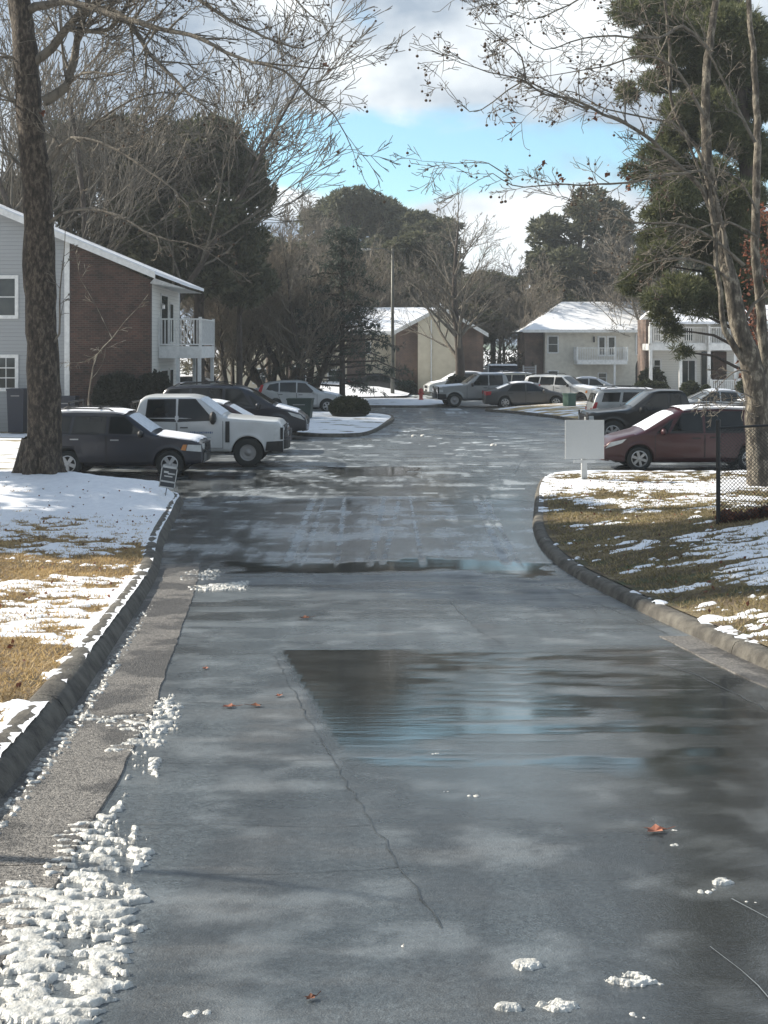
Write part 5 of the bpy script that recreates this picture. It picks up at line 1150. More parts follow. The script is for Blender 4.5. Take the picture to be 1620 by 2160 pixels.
def rebase(o_list, base):
    for o in o_list:
        me = o.data; n = len(me.vertices); co = np.empty(n * 3, np.float32); me.vertices.foreach_get('co', co); co = co.reshape(-1, 3) - np.array(base, np.float32); me.vertices.foreach_set('co', co.ravel()); me.update()
SYC = dict(wob=.22, up=.02, ang=(25, 55), ratio=(.50, .80), dens=.80, seg=.24, rmin=.0075, cz=.0)
def tree_obj(name, label, base, trunk, limbs, tmat, lmat, group=None, balls=0, ballr=.02, rg=None, tips=None, bulge=0):
    root = empty(name, base, label=label, cat='tree', group=group); ch = []
    t = tube_paths('trunk', trunk, tmat, root); ch.append(t)
    if limbs: ch.append(tube_paths('branches', limbs, lmat, root))
    if balls: ch.append(seedballs(tips, balls, root, rg, ballr))
    rebase(ch, base); return root
def trunkpath(pl, rs, jit=.02, seed=1):
    rg = random.Random(seed); v = [P(*q) for q in pl]; pts, rad = [], []
    for i in range(len(v) - 1):
        k = max(2, int((v[i + 1] - v[i]).length / .25)); a, b, c, d = v[max(0, i - 1)], v[i], v[i + 1], v[min(len(v) - 1, i + 2)]
        for j in range(k):
            t = j / k; pts.append(tuple(.5 * ((2 * b) + (c - a) * t + (2 * a - 5 * b + 4 * c - d) * t * t + (3 * b - a - 3 * c + d) * t ** 3) + rv(rg) * jit)); rad.append((rs[i] * (1 - t) + rs[i + 1] * t) * (1 + rg.uniform(-.03, .03)))
    pts.append(tuple(v[-1])); rad.append(rs[-1]); return pts, rad
# --- big sycamore at left
rg = random.Random(11); out, tips = [], []
DT = 28.4
tp = trunkpath([(82, 1030, DT), (84, 1012, DT), (88, 985, DT), (92, 900, DT), (88, 700, DT), (84, 560, DT), (80, 400, DT), (62, 230, DT), (52, 100, DT), (42, 0, DT), (30, -180, DT), (25, -420, DT), (20, -700, DT)],
    [.62, .50, .43, .385, .355, .36, .33, .30, .27, .235, .2, .15, .08])
flare = []
for a in range(6):
    an = a * 1.05 + .3; b0 = P(82, 1000, DT); q4 = [(.12, .75, .30), (.30, .25, .24), (.46, -.02, .17), (.64, -.16, .11), (.95, -.38, .05)]; flare.append(([tuple(b0 + Vector((math.cos(an) * r_, math.sin(an) * r_, z_))) for r_, z_, w_ in q4], [w_ for r_, z_, w_ in q4]))
d = DT
L_ = [
 ([(95, 215, d), (140, 180, d), (160, 100, d), (180, 20, d - .5), (215, -80, d - 1)], .13, .05, 1.0, 2.6),
 ([(70, 130, d), (110, 100, d), (170, 25, d - .5), (225, 18, d - 1), (275, 50, d - 1.5), (315, 110, d - 2), (370, 170, d - 2.5), (430, 225, d - 3), (490, 268, d - 3)], .12, .012, 1.0, 2.0),
 ([(60, 20, d), (150, 5, d - .8), (280, 45, d - 2), (400, 75, d - 3), (500, 122, d - 3.5), (600, 150, d - 4), (660, 210, d - 4), (705, 240, d - 4), (745, 320, d - 4)], .11, .008, 1.1, 1.3),
 ([(540, 132, d - 3.7), (620, 140, d - 4), (700, 145, d - 4), (775, 115, d - 4)], .03, .005, 1.0, .8),
 ([(610, 155, d - 4), (640, 190, d - 4), (655, 215, d - 4), (665, 290, d - 4), (670, 310, d - 4)], .018, .004, .7, .5),
 ([(50, -60, d), (160, -90, d - 1), (330, -60, d - 2), (450, 20, d - 3), (560, 80, d - 3.5), (640, 100, d - 4), (700, 60, d - 4)], .11, .01, 1.1, 1.5),
 ([(45, -160, d), (200, -200, d - 1), (400, -150, d - 2), (560, -60, d - 3), (640, 20, d - 3.4), (680, 50, d - 3.6)], .11, .01, 1.1, 1.6),
 ([(92, 370, d), (110, 330, d - .3), (150, 292, d - .8), (210, 300, d - 1), (270, 330, d - 1.4), (340, 380, d - 1.8), (395, 430, d - 2), (405, 480, d - 2)], .06, .01, .8, .9),
 ([(95, 480, d), (130, 450, d - .5), (185, 440, d - 1), (250, 455, d - 1.4), (330, 500, d - 1.8), (420, 520, d - 2), (480, 560, d - 2.2)], .05, .008, .8, .9),
 ([(115, 380, d), (160, 300, d - .5), (230, 240, d - 1), (310, 200, d - 1), (400, 200, d - 1), (480, 240, d - 1.5)], .045, .008, .9, 1.0),
 ([(75, 170, d), (40, 125, d), (0, 120, d), (-60, 100, d)], .07, .02, .9, 1.4), ([(70, 250, d), (40, 215, d), (0, 200, d), (-60, 160, d)], .06, .02, .8, 1.2), ([(82, 420, d), (45, 350, d), (0, 320, d), (-50, 330, d)], .06, .02, .8, 1.0),
 ([(60, 180, d), (30, 60, d), (10, -40, d), (-40, -200, d)], .07, .03, .9, 1.5), ([(100, 730, d), (125, 705, d - .3), (127, 610, d - .4), (135, 540, d - .5), (138, 470, d - .5)], .035, .006, .7, .5),
 ([(60, 235, d), (20, 212, d), (-30, 206, d)], .03, .02, .2, .4), ([(140, 60, d - .3), (230, 60, d - 1), (300, -40, d - 1.5), (380, -120, d - 2)], .07, .02, 1, 1.8),
 ([(300, 95, d - 1.8), (330, 40, d - 2), (390, -30, d - 2.3)], .03, .01, 1, 1.3), ([(20, -420, d), (120, -560, d - 1), (300, -600, d - 2)], .1, .03, .8, 2.2)]
for pl, r0, r1, dn, cl in L_: limb(out, tips, pl, r0, r1, rg, SYC, 3, dn, cl)
tree_obj('sycamore_tree', 'thick trunked bare sycamore with dangling seed balls standing at the left kerb corner', tuple(P(82, 1020, DT)), [tp] + flare, out, MT['bark'], MT['twig'], balls=260, ballr=.028, rg=rg, tips=[t for t in tips if t.x > -6.5])
# low bare sapling before the brick wall
rg = random.Random(5); out, tips = [], []; d = 40
for pl, r0 in (([(187, 850, d), (192, 800, d), (205, 748, d), (235, 715, d), (262, 680, d), (292, 648, d)], .03), ([(192, 800, d), (215, 770, d), (222, 735, d), (205, 748, d)], .015), ([(212, 740, d), (185, 762, d), (150, 765, d)], .012), ([(235, 712, d), (200, 640, d), (170, 590, d), (165, 560, d)], .02)):
    limb(out, tips, pl, r0, .005, rg, SYC, 2, .9, .7, start=.4)
tree_obj('bare_sapling', 'thin bare sapling in front of the brown brick wall', tuple(P(187, 850, d)), [([tuple(P(187, 850, d) - Vector((0, 0, 1.6))), tuple(P(187, 850, d))], [.04, .03])], out, MT['palebark'], MT['palebark'])
# --- right sycamores
d = 29.5; rg = random.Random(23); out, tips = [], []
tA = trunkpath([(1612, 1040, d), (1606, 1010, d), (1598, 900, d), (1590, 790, d), (1562, 700, d), (1542, 600, d), (1518, 500, d + .3), (1500, 400, d + .3), (1488, 250, d + .3), (1496, 100, d + .3), (1510, 0, d + .3), (1515, -200, d), (1520, -500, d)], [.42, .34, .29, .27, .225, .19, .155, .135, .115, .09, .08, .06, .03], seed=3)
tB = trunkpath([(1590, 790, d), (1530, 700, d - .3), (1522, 640, d - .3), (1512, 560, d - .3), (1503, 450, d - .3), (1478, 330, d - .3), (1420, 230, d - .3), (1412, 100, d - .3), (1395, -60, d - .3), (1380, -300, d - .3)], [.10, .07, .06, .055, .05, .045, .04, .035, .03, .02], seed=4)
tC = trunkpath([(1600, 900, d + .4), (1612, 760, d + .4), (1598, 600, d + .4), (1592, 480, d + .4), (1598, 330, d + .5), (1592, 150, d + .5), (1580, -20, d + .5), (1575, -400, d + .5)], [.2, .13, .11, .10, .09, .075, .06, .03], seed=5)
L_ = [
 ([(1512, 480, d), (1480, 400, d - .3), (1400, 320, d - .8), (1340, 270, d - 1.2), (1270, 240, d - 1.6), (1200, 205, d - 2), (1150, 200, d - 2.3), (1110, 170, d - 2.5), (1060, 160, d - 2.7), (1000, 140, d - 3), (955, 125, d - 3)], .075, .007, 1.2, 1.3),
 ([(1108, 170, d - 2.5), (1100, 120, d - 2.6), (1060, 85, d - 2.8), (1020, 50, d - 3), (1000, 20, d - 3)], .025, .006, 1.1, .8),
 ([(1240, 230, d - 1.8), (1150, 190, d - 2.2), (1100, 172, d - 2.4), (1040, 215, d - 2.6), (990, 235, d - 2.8), (930, 165, d - 3)], .03, .005, 1.0, .8),
 ([(1548, 620, d), (1500, 385, d - .3), (1440, 366, d - .8), (1340, 382, d - 1.2), (1240, 390, d - 1.6), (1170, 390, d - 2), (1080, 392, d - 2.3), (1040, 365, d - 2.5), (985, 395, d - 2.7)], .06, .007, 1.2, 1.2),
 ([(1080, 380, d - 2.3), (1030, 345, d - 2.5), (960, 345, d - 2.6), (890, 340, d - 2.7)], .02, .005, 1.0, .9),
 ([(1570, 560, d), (1500, 500, d - .3), (1420, 470, d - .8), (1340, 470, d - 1.2), (1250, 440, d - 1.5), (1190, 420, d - 1.7)], .05, .008, 1.1, 1.2),
 ([(1510, 455, d), (1440, 280, d - .6), (1370, 250, d - 1), (1280, 230, d - 1.5), (1190, 190, d - 2), (1110, 245, d - 2.2)], .045, .006, 1.1, 1.2),
 ([(1486, 250, d), (1430, 150, d - .5), (1360, 118, d - 1), (1290, 135, d - 1.5), (1220, 150, d - 2), (1130, 165, d - 2.4)], .05, .006, 1.2, 1.2),
 ([(1500, 110, d), (1440, 55, d - .5), (1390, 80, d - 1), (1300, 76, d - 1.5), (1230, 80, d - 2), (1150, 105, d - 2.3), (1080, 60, d - 2.6)], .05, .006, 1.2, 1.3),
 ([(1510, 0, d), (1420, -60, d - 1), (1300, -50, d - 1.6), (1200, 10, d - 2), (1120, 40, d - 2.3), (1060, 20, d - 2.5)], .06, .007, 1.2, 1.4),
 ([(1515, -150, d), (1380, -160, d - 1), (1240, -110, d - 1.6), (1130, -40, d - 2), (1050, 10, d - 2.3), (1000, 5, d - 2.5)], .06, .007, 1.2, 1.4),
 ([(1420, 240, d), (1400, 130, d), (1340, -20, d)], .03, .015, 1, 1.2), ([(1560, 700, d), (1590, 640, d), (1640, 610, d)], .05, .03, .8, 1.0),
 ([(1545, 600, d), (1500, 560, d - .4), (1430, 545, d - .8), (1360, 560, d - 1.2), (1290, 600, d - 1.5), (1230, 590, d - 1.7)], .04, .006, 1.1, 1.0),
 ([(1598, 500, d), (1540, 470, d), (1480, 480, d - .5), (1420, 520, d - 1), (1380, 540, d - 1)], .04, .006, 1.2, 1.0), ([(1592, 790, d), (1560, 780, d - .4), (1530, 800, d - .6), (1500, 830, d - .8)], .03, .005, 1.2, .8),
 ([(1600, 850, d), (1570, 830, d - .5), (1545, 850, d - .7), (1520, 840, d - .8)], .025, .005, 1.2, .7), ([(1592, 300, d), (1540, 200, d), (1500, 120, d - .5), (1440, 20, d - 1)], .05, .01, 1.1, 1.3), ([(1598, 450, d), (1560, 380, d), (1500, 350, d - .5)], .04, .01, 1.1, 1.1)]
for pl, r0, r1, dn, cl in L_: limb(out, tips, pl, r0, r1, rg, SYC, 3, dn, cl)
tree_obj('sycamore_tree', 'pale barked bare sycamore behind the chain link fence reaching over the road', tuple(P(1606, 1030, d)), [tA, tB, tC], out, MT['mixbark'], MT['twig'], balls=420, ballr=.03, rg=rg, tips=[t for t in tips if t.x < 7])

ro = bpy.data.objects['sycamore_tree.001'] if 'sycamore_tree.001' in bpy.data.objects else None
def dead_leaves(tree, picks, base):
    q_ = random.Random(4); pp_ = []
    for (a_, b_, D_) in picks:
        c_ = P(a_, b_, D_)
        for k in range(5): pp_.append(tuple(c_ - Vector(base) + Vector((q_.gauss(0, .03), q_.gauss(0, .03), q_.gauss(0, .06)))))
    mb_ = MB()
    for p_ in pp_:
        v_ = Vector(p_); a = rv(q_) * .07; b = rv(q_) * .05; mb_.add([v_ - a, v_ - b, v_ + a, v_ + b], [(0, 1, 2, 3)])
    mb_.build('dead_leaves', MT['leaf'], tree)
dead_leaves(ro, [(1146, 345, 27), (1183, 370, 27), (1258, 250, 28), (1322, 375, 28.5), (1325, 400, 28.5), (1085, 255, 26.5), (1245, 378, 28), (1282, 368, 28), (1175, 395, 27.5)], tuple(P(1606, 1030, 29.5)))
dead_leaves(bpy.data.objects['sycamore_tree'], [(90, 238, 28), (688, 136, 24.5)], tuple(P(82, 1020, 28.4)))
# --- generic bare tree template at unit scale, height ~ h
def bare_tree(name, label, loc, h, seed, stems=1, spread=.25, opts=None, lvl=4, tmat='bark2', lmat='twig', r0=None, crown0=.25, group=None, clen=.42, lim=None, rot=0):
    rg = random.Random(seed); o = dict(wob=.15, up=.09, ang=(25, 50), ratio=(.42, .68), dens=.9, seg=h / 30, rmin=h * .0008, cz=.12); o.update(opts or {})
    out, tips, tr_ = [], [], []; r0 = r0 or h * .018
    sb = [Vector((0, 0, -.1))]
    for s in range(stems):
        a = s / stems * 6.283 + rg.random(); d = Vector((math.cos(a) * spread, math.sin(a) * spread, 1)).normalized() if stems > 1 else Vector((rg.gauss(0, .03), rg.gauss(0, .03), 1)).normalized()
        p = Vector((math.cos(a) * r0 * (stems > 1), math.sin(a) * r0 * (stems > 1), -.1)); n = 14; pts = [tuple(p)]; rad = [r0 * (1 if stems == 1 else .7)]; L = h * .8 * rg.uniform(.85, 1)
        for i in range(n):
            d = (d + rv(rg) * .07 + Vector((0, 0, .03))).normalized(); p = p + d * L / n; f = (i + 1) / n; rr = rad[0] * (1 - .85 * f); pts.append(tuple(p)); rad.append(rr)
            if f > crown0:
                for q in range(2 if rg.random() < .75 else 1):
                    aa = rg.random() * 6.283; an = R(rg.uniform(35, 62)); ax = Vector((math.cos(aa), math.sin(aa), 0)); dd = d * math.cos(an) + ax * math.sin(an); grow(out, tips, p, dd, h * clen * (1.15 - .75 * f) * rg.uniform(.7, 1.1), rr * .5, lvl - 1, rg, o)
        grow(out, tips, p, d, h * .18, rad[-1], lvl - 2, rg, o); tr_.append((pts, rad))
    root = empty(name, loc, rot, label=label, cat='tree', group=group); tube_paths('trunk', tr_, MT[tmat], root); tube_paths('branches', out, MT[lmat], root); return root
def wp(px, D, z=0): return ((px - 810) / F * D, D, z)
# tall fan shaped tree behind the left building
bare_tree('bare_tree', 'tall bare tree fanning out above the left building roof', wp(215, 64), 27, 3, stems=7, spread=.62, lvl=4, r0=.32, crown0=.3, clen=.34, opts=dict(ang=(14, 38), up=.07, rmin=.02, cz=.05, wob=.10, dens=.62, ratio=(.55, .85)), tmat='bark2', lmat='twig')
bare_tree('bare_tree', 'tall bare tree at the left frame edge behind the grey siding building', wp(30, 66), 21, 31, stems=3, spread=.35, lvl=4, r0=.28, crown0=.3, clen=.36, opts=dict(ang=(18, 42), rmin=.014), tmat='bark2', lmat='twig')
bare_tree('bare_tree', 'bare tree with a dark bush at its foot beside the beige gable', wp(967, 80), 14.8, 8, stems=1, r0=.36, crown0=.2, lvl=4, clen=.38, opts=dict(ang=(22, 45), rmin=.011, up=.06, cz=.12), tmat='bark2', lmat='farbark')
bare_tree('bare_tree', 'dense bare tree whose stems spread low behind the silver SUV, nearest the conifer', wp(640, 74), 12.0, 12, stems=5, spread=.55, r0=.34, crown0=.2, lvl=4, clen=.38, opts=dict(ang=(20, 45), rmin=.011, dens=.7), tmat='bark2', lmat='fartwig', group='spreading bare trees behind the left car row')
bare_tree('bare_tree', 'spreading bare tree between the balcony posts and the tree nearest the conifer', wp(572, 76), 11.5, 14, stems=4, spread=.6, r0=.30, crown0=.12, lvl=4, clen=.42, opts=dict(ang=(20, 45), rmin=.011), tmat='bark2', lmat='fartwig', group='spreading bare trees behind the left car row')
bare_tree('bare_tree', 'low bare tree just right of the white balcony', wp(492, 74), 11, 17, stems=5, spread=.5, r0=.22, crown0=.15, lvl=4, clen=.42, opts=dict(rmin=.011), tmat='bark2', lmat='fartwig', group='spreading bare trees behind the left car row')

# --- foliage crowns
def foliage(blobs, n, blade, mat, parent, rg, name='crown', w=.12, per=12, droop=0, shell=.55, flat=1.0, base=None):
    """blobs: (centre, (rx, ry, rz)); tufts of narrow needles/leaf blades spread through each"""
    vol = np.array([b[1][0] * b[1][1] * b[1][2] for b in blobs]) ** .75; pr = vol / vol.sum(); idx = rg.choice(len(blobs), n, p=pr)
    c = np.array([tuple(b[0]) for b in blobs])[idx]; rr = np.array([b[1] for b in blobs])[idx]
    u = rg.normal(size=(n, 3)); u /= np.linalg.norm(u, axis=1)[:, None]; rad = shell + (1 - shell) * rg.random(n) ** .5; rad *= 1 + .18 * (rg.random(n) - .3)
    p = c + u * rr * rad[:, None]
    k = per; pp = np.repeat(p, k, 0); out = np.repeat(u, k, 0); dd = rg.normal(size=(n * k, 3)) * .75 + out * .8 + np.array([0, 0, .25 - droop]); dd /= np.linalg.norm(dd, axis=1)[:, None]
    bl = blade * (.6 + .6 * rg.random(n * k)); s = np.cross(dd, rg.normal(size=(n * k, 3))); s /= np.linalg.norm(s, axis=1)[:, None]; ww = (blade * w * (.7 + .6 * rg.random(n * k)))[:, None]
    pp = pp + rg.normal(size=pp.shape) * blade * .12
    V = np.empty((n * k, 4, 3)); V[:, 0] = pp - s * ww * .5; V[:, 1] = pp + dd * bl[:, None] * .5 - s * ww; V[:, 2] = pp + dd * bl[:, None]; V[:, 3] = pp + dd * bl[:, None] * .5 + s * ww
    V = V.reshape(-1, 3)
    if base is not None: V = V - np.array(base)
    return npmesh(name, V, np.arange(n * k * 4).reshape(-1, 4), mat, parent, smooth=False)
nrg = np.random.default_rng(4)
# tall pine at the right
D = 44; base = P(1600, 935, D); base.z = 0
root = empty('pine_tree', base, label='tall dark green pine filling the upper right behind the pale sycamore', cat='tree')
tk = trunkpath([(1600, 945, D), (1598, 700, D), (1580, 400, D), (1555, 100, D), (1560, -200, D), (1562, -500, D)], [.33, .3, .27, .22, .16, .06], seed=9)
B = [(1390, 20, 60), (1480, 60, 85), (1570, 40, 80), (1335, 40, 42), (1350, 110, 45), (1420, 130, 60), (1520, 160, 80), (1600, 180, 60), (1345, 190, 32), (1400, 235, 40), (1370, 335, 38), (1440, 300, 60), (1540, 300, 80), (1610, 330, 60), (1345, 375, 24), (1460, 400, 75), (1560, 430, 80), (1400, 440, 40), (1480, 520, 85), (1400, 560, 55), (1355, 590, 38), (1570, 540, 60), (1430, 615, 50), (1365, 635, 28), (1520, 605, 45), (1425, 695, 26), (1428, 740, 17), (1400, 655, 34), (1475, 640, 42), (1540, 645, 38), (1450, 180, 60), (1490, 240, 70), (1590, 250, 60), (1500, 370, 60), (1420, 360, 45), (1510, 460, 70), (1600, 500, 60), (1450, 480, 55), (1500, 590, 60), (1390, 500, 40), (1345, 25, 40), (1420, 50, 50), (1610, 110, 50), (1480, 130, 60), (1395, 170, 40), (1560, -80, 120), (1440, -70, 90), (1480, -220, 110), (1605, 600, 40)]
blobs, lb = [], []
prg = random.Random(2)
for (bx, by, br) in B:
    c = P(bx, by, D + prg.uniform(-2.2, 1.5)); r_ = br / F * D
    for q in range(3):
        cc = c + Vector((prg.uniform(-.6, .6) * r_, prg.uniform(-.8, .8), prg.uniform(-.5, .5) * r_)); blobs.append((cc, (r_ * .62, r_ * .62, r_ * .42)))
    tpz = min(max(c.z - r_ * .2 - .8, 2), 20); a = P(1585, 400, D); st_ = Vector((a.x, D, tpz)); mid = st_.lerp(c, .5) + Vector((0, 0, .25)); lb.append(([tuple(st_), tuple(mid), tuple(c)], [.07, .05, .02]))
t = tube_paths('trunk', [tk], MT['bark2'], root); b = tube_paths('branches', lb, MT['bark2'], root); f = foliage(blobs, 30000, .27, MT['pine'], root, nrg, w=.06, per=13, shell=.15); rebase([t, b, f], tuple(base))
# generic background conifer / oak-like evergreen templates
def evergreen(seed, h, kind):
    rg = random.Random(seed); nr = np.random.default_rng(seed); root = empty('evergreen_tree', (0, 0, 0)); bl, lb = [], []
    if kind == 'round':
        for q in range(26):
            z = rg.uniform(.42, .97); rad = .27 * math.sin(math.pi * min(1, (1.06 - z) / .68)) ** .7 * h; a = rg.random() * 6.283; rr = rad * rg.uniform(.25, .85); c = Vector((rr * math.cos(a), rr * math.sin(a), z * h)); s = h * rg.uniform(.045, .095); bl.append((c, (s, s, s * .6))); lb.append(([(0, 0, z * h * .82), tuple(c)], [h * .006, h * .002]))
        f = foliage(bl, 2300, h * .030, MT['farpine'], root, nr, w=.16, per=9, shell=.3)
    elif kind == 'pine':
        for q in range(22):
            z = .48 + .5 * q / 22; rad = .20 * (1.12 - z) / .6 * h + .03 * h; a = q * 2.4; rr = rad * rg.uniform(.5, 1); c = Vector((rr * math.cos(a), rr * math.sin(a), z * h)); s = h * rg.uniform(.045, .08); bl.append((c, (s * 1.3, s * 1.3, s * .6))); lb.append(([(0, 0, z * h - .04 * h), tuple(c)], [h * .005, h * .002]))
        f = foliage(bl, 1900, h * .032, MT['farpine'], root, nr, w=.14, per=9, shell=.2)
    elif kind == 'cedar':
        for q in range(60):
            z = .10 + .88 * q / 60; rad = .50 * (1.02 - z) ** .8 * h * rg.uniform(.6, 1.05); a = q * 2.4
            for f_ in (.35, .6, .82, 1.0):
                c = Vector((rad * f_ * math.cos(a), rad * f_ * math.sin(a), z * h - .10 * rad * f_ * f_)); bl.append((c, (h * .055, h * .055, h * .012)))
            lb.append(([(0, 0, z * h), tuple(Vector((rad * .6 * math.cos(a), rad * .6 * math.sin(a), z * h + .01 * h))), (rad * math.cos(a), rad * math.sin(a), z * h - .1 * rad)], [h * .007, h * .004, h * .002]))
        f = foliage(bl, 1500, h * .030, MT['darkfir'], root, nr, w=.08, per=9, shell=.1, droop=.7)
    tube_paths('trunk', [([(0, 0, -.3), (0, 0, h * .5), (0, 0, h * .96)], [h * .018, h * .013, h * .003])], MT['bark2'], root); tube_paths('branches', lb, MT['bark2'], root); return root
TPL = {('round', i): evergreen(40 + i, 20, 'round') for i in range(3)}; TPL.update({('pine', i): evergreen(60 + i, 20, 'pine') for i in range(2)}); TPL[('cedar', 0)] = evergreen(80, 10, 'cedar')
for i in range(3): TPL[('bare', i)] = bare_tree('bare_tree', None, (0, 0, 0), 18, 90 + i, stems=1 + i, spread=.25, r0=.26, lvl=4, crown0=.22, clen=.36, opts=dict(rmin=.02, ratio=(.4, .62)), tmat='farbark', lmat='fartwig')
used = set()
BASEH = {'round': 20, 'pine': 20, 'cedar': 10, 'bare': 18}
def bgtree(kind, v, px, top, D, label, wid=1.0, group='trees of the wood beyond the houses'):
    t = TPL[(kind, v)]; h = H0 - (top - YH) / F * D
    o = t if (kind, v) not in used else copy_tree(t); used.add((kind, v)); s = h / BASEH[kind]
    if kind == 'bare': s *= 1.05
    o.location = wp(px, D, 0); o.scale = (s * wid, s * wid, s); o.rotation_euler = (0, 0, (px * 1.7) % 6.28); o['label'] = label; o['category'] = 'tree'; o['group'] = group; o.name = {'round': 'evergreen_tree', 'pine': 'pine_tree', 'cedar': 'cedar_tree', 'bare': 'bare_tree'}[kind]; return o
bgtree('cedar', 0, 722, 470, 73, 'dark drooping conifer with straight black trunk left of the street light', 1.0, None)
bgtree('round', 0, 420, 262, 66, 'big dark pine with a spread flat topped crown, over the brick wall', 1.15)
bgtree('round', 1, 300, 250, 68, 'big dark pine left of the flat topped one above the roof', 1.1)
bgtree('round', 2, 180, 262, 70, 'dark pine directly right of the thick trunk above the roof', 1.1)
bgtree('round', 0, 505, 330, 67, 'dark pine with ragged right edge against the sky', .75); bgtree('round', 1, 10, 375, 72, 'dark pine at the left edge of the picture', 1.0)
bgtree('round', 1, 1222, 398, 112, 'large rounded evergreen standing alone above the cream house roof', 1.15)
bgtree('round', 0, 735, 398, 128, 'tall olive evergreen left of the street light, highest of the far line', 1.0)
bgtree('round', 2, 808, 420, 130, 'olive evergreen just right of the highest of the far line'); bgtree('round', 0, 868, 450, 126, 'dark evergreen behind the top of the street light', 1.1); bgtree('pine', 0, 905, 462, 124, 'dark pine left of the bare tree with a bush at its foot', 1.3)
bgtree('pine', 1, 690, 425, 134, 'far pine second left of the street light'); bgtree('round', 2, 840, 500, 104, 'lower dark evergreen right above the snowy roof', 1.3); bgtree('round', 1, 925, 575, 106, 'lower evergreen behind the beige gable', 1.3)
bgtree('round', 0, 1040, 575, 118, 'evergreen low between the beige gable and the cream house', 1.6); bgtree('round', 2, 1125, 545, 120, 'olive evergreen left of the large rounded one', 1.2); bgtree('round', 1, 1320, 470, 118, 'evergreen right of the large rounded one', 1.1); bgtree('round', 0, 1170, 560, 112, 'low evergreen behind the left end of the cream house roof', 1.4)
bgtree('round', 2, 1275, 555, 114, 'low evergreen behind the ridge of the cream house', 1.4); bgtree('round', 0, 1400, 500, 108, 'evergreen behind the bright balcony building', 1.3); bgtree('round', 1, 1500, 480, 100, 'evergreen behind the right end of the balcony building', 1.3); bgtree('round', 2, 1600, 460, 100, 'evergreen at the right frame edge', 1.3)
bgtree('round', 0, 1000, 600, 112, 'small evergreen right of the beige gable roof', 1.6); bgtree('pine', 1, 780, 560, 108, 'low pine behind the snowy roof by the street light', 1.7); bgtree('round', 1, 700, 540, 108, 'low evergreen behind the middle of the snowy roof', 1.6); bgtree('round', 2, 610, 520, 108, 'low evergreen behind the left of the snowy roof', 1.6); bgtree('round', 0, 520, 500, 108, 'low evergreen behind the white balcony', 1.5); bgtree('pine', 0, 440, 450, 100, 'far pine behind the eave of the left building', 1.5)
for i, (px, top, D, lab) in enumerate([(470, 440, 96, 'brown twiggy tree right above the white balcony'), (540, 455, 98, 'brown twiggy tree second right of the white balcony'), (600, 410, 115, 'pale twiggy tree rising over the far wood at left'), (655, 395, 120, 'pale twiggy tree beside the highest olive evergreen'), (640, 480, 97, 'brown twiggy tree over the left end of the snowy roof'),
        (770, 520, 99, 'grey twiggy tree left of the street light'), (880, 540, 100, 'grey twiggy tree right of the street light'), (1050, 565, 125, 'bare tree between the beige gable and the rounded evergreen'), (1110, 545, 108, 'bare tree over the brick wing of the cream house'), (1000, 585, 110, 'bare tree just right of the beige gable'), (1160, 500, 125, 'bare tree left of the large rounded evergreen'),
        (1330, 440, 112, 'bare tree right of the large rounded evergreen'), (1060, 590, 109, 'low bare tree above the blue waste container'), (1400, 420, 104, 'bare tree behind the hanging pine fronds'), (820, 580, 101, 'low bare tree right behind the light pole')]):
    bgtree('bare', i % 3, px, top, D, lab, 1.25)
for k in [k for k in TPL if k not in used]:
    for c in list(TPL[k].children): bpy.data.objects.remove(c)
    bpy.data.objects.remove(TPL[k])
# evergreens standing left of the frame whose shade falls across the road
for i, (x, y, h, lab) in enumerate([(-15.5, 25.3, 17, 'tall evergreen standing out of frame left of the near lawn'), (-19.5, 26.0, 19, 'second evergreen out of frame left of the near lawn'), (-16, 30.6, 13, 'third evergreen out of frame left of the near lawn')]):
    o = copy_tree(TPL[('round', i % 3)]); o.location = (x, y, .3); o.scale = (h / 20,) * 3; o['label'] = lab; o['category'] = 'tree'; o['group'] = 'evergreens left of the lawn'
bare_tree('bare_tree', 'slim young bare tree out of frame at the near left kerb', (-6.3, 6.95, .9), 5.1, 77, r0=.19, crown0=.92, lvl=1, clen=.12)

# tangled undergrowth at the foot of the wood
ug = []; q = random.Random(8)
for k in range(120):
    D_ = q.uniform(104, 118); px_ = q.uniform(380, 1560); hh = q.uniform(1.5, 4.8); ug.append(((*wp(px_, D_)[:2], hh * .5), (q.uniform(1.2, 2.4), 1.2, hh * .6)))
MT['brush'] = leafmat('undergrowth', (.055, .05, .036), (.14, .125, .08), .4)
foliage(ug, 6000, .55, MT['brush'], None, nrg, name='undergrowth', w=.10, per=7, shell=.2).update_tag()
bpy.data.objects['undergrowth']['kind'] = 'stuff'; tag(bpy.data.objects['undergrowth'], 'tangled grey brown undergrowth between the far tree trunks behind the houses', 'undergrowth')

# --- bushes
def bush(name, label, c, r, n, blade, mat, rg, w=.35, lumps=9, cat='bush'):
    root = empty(name, (c[0], c[1], c[2]), label=label, cat=cat); q = random.Random(int(abs(c[0]) * 97 + n)); bl = [((0, 0, r[2] * .9), (r[0] * .9, r[1] * .9, r[2] * .92))]
    for k in range(lumps): a = k / lumps * 6.283; bl.append(((math.cos(a) * r[0] * .5, math.sin(a) * r[1] * .5, r[2] * q.uniform(.7, 1.1)), (r[0] * .45, r[1] * .45, r[2] * .7)))
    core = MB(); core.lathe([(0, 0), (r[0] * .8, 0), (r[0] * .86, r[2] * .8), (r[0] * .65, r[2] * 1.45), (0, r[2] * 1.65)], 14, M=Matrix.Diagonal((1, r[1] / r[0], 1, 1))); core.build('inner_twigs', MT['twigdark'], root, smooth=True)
    f = foliage(bl, n, blade, mat, root, rg, name='leaves', w=w, per=6, shell=.88)
    return root
MT['twigdark'] = M_('inner_twigs', (.02, .022, .015), .9)
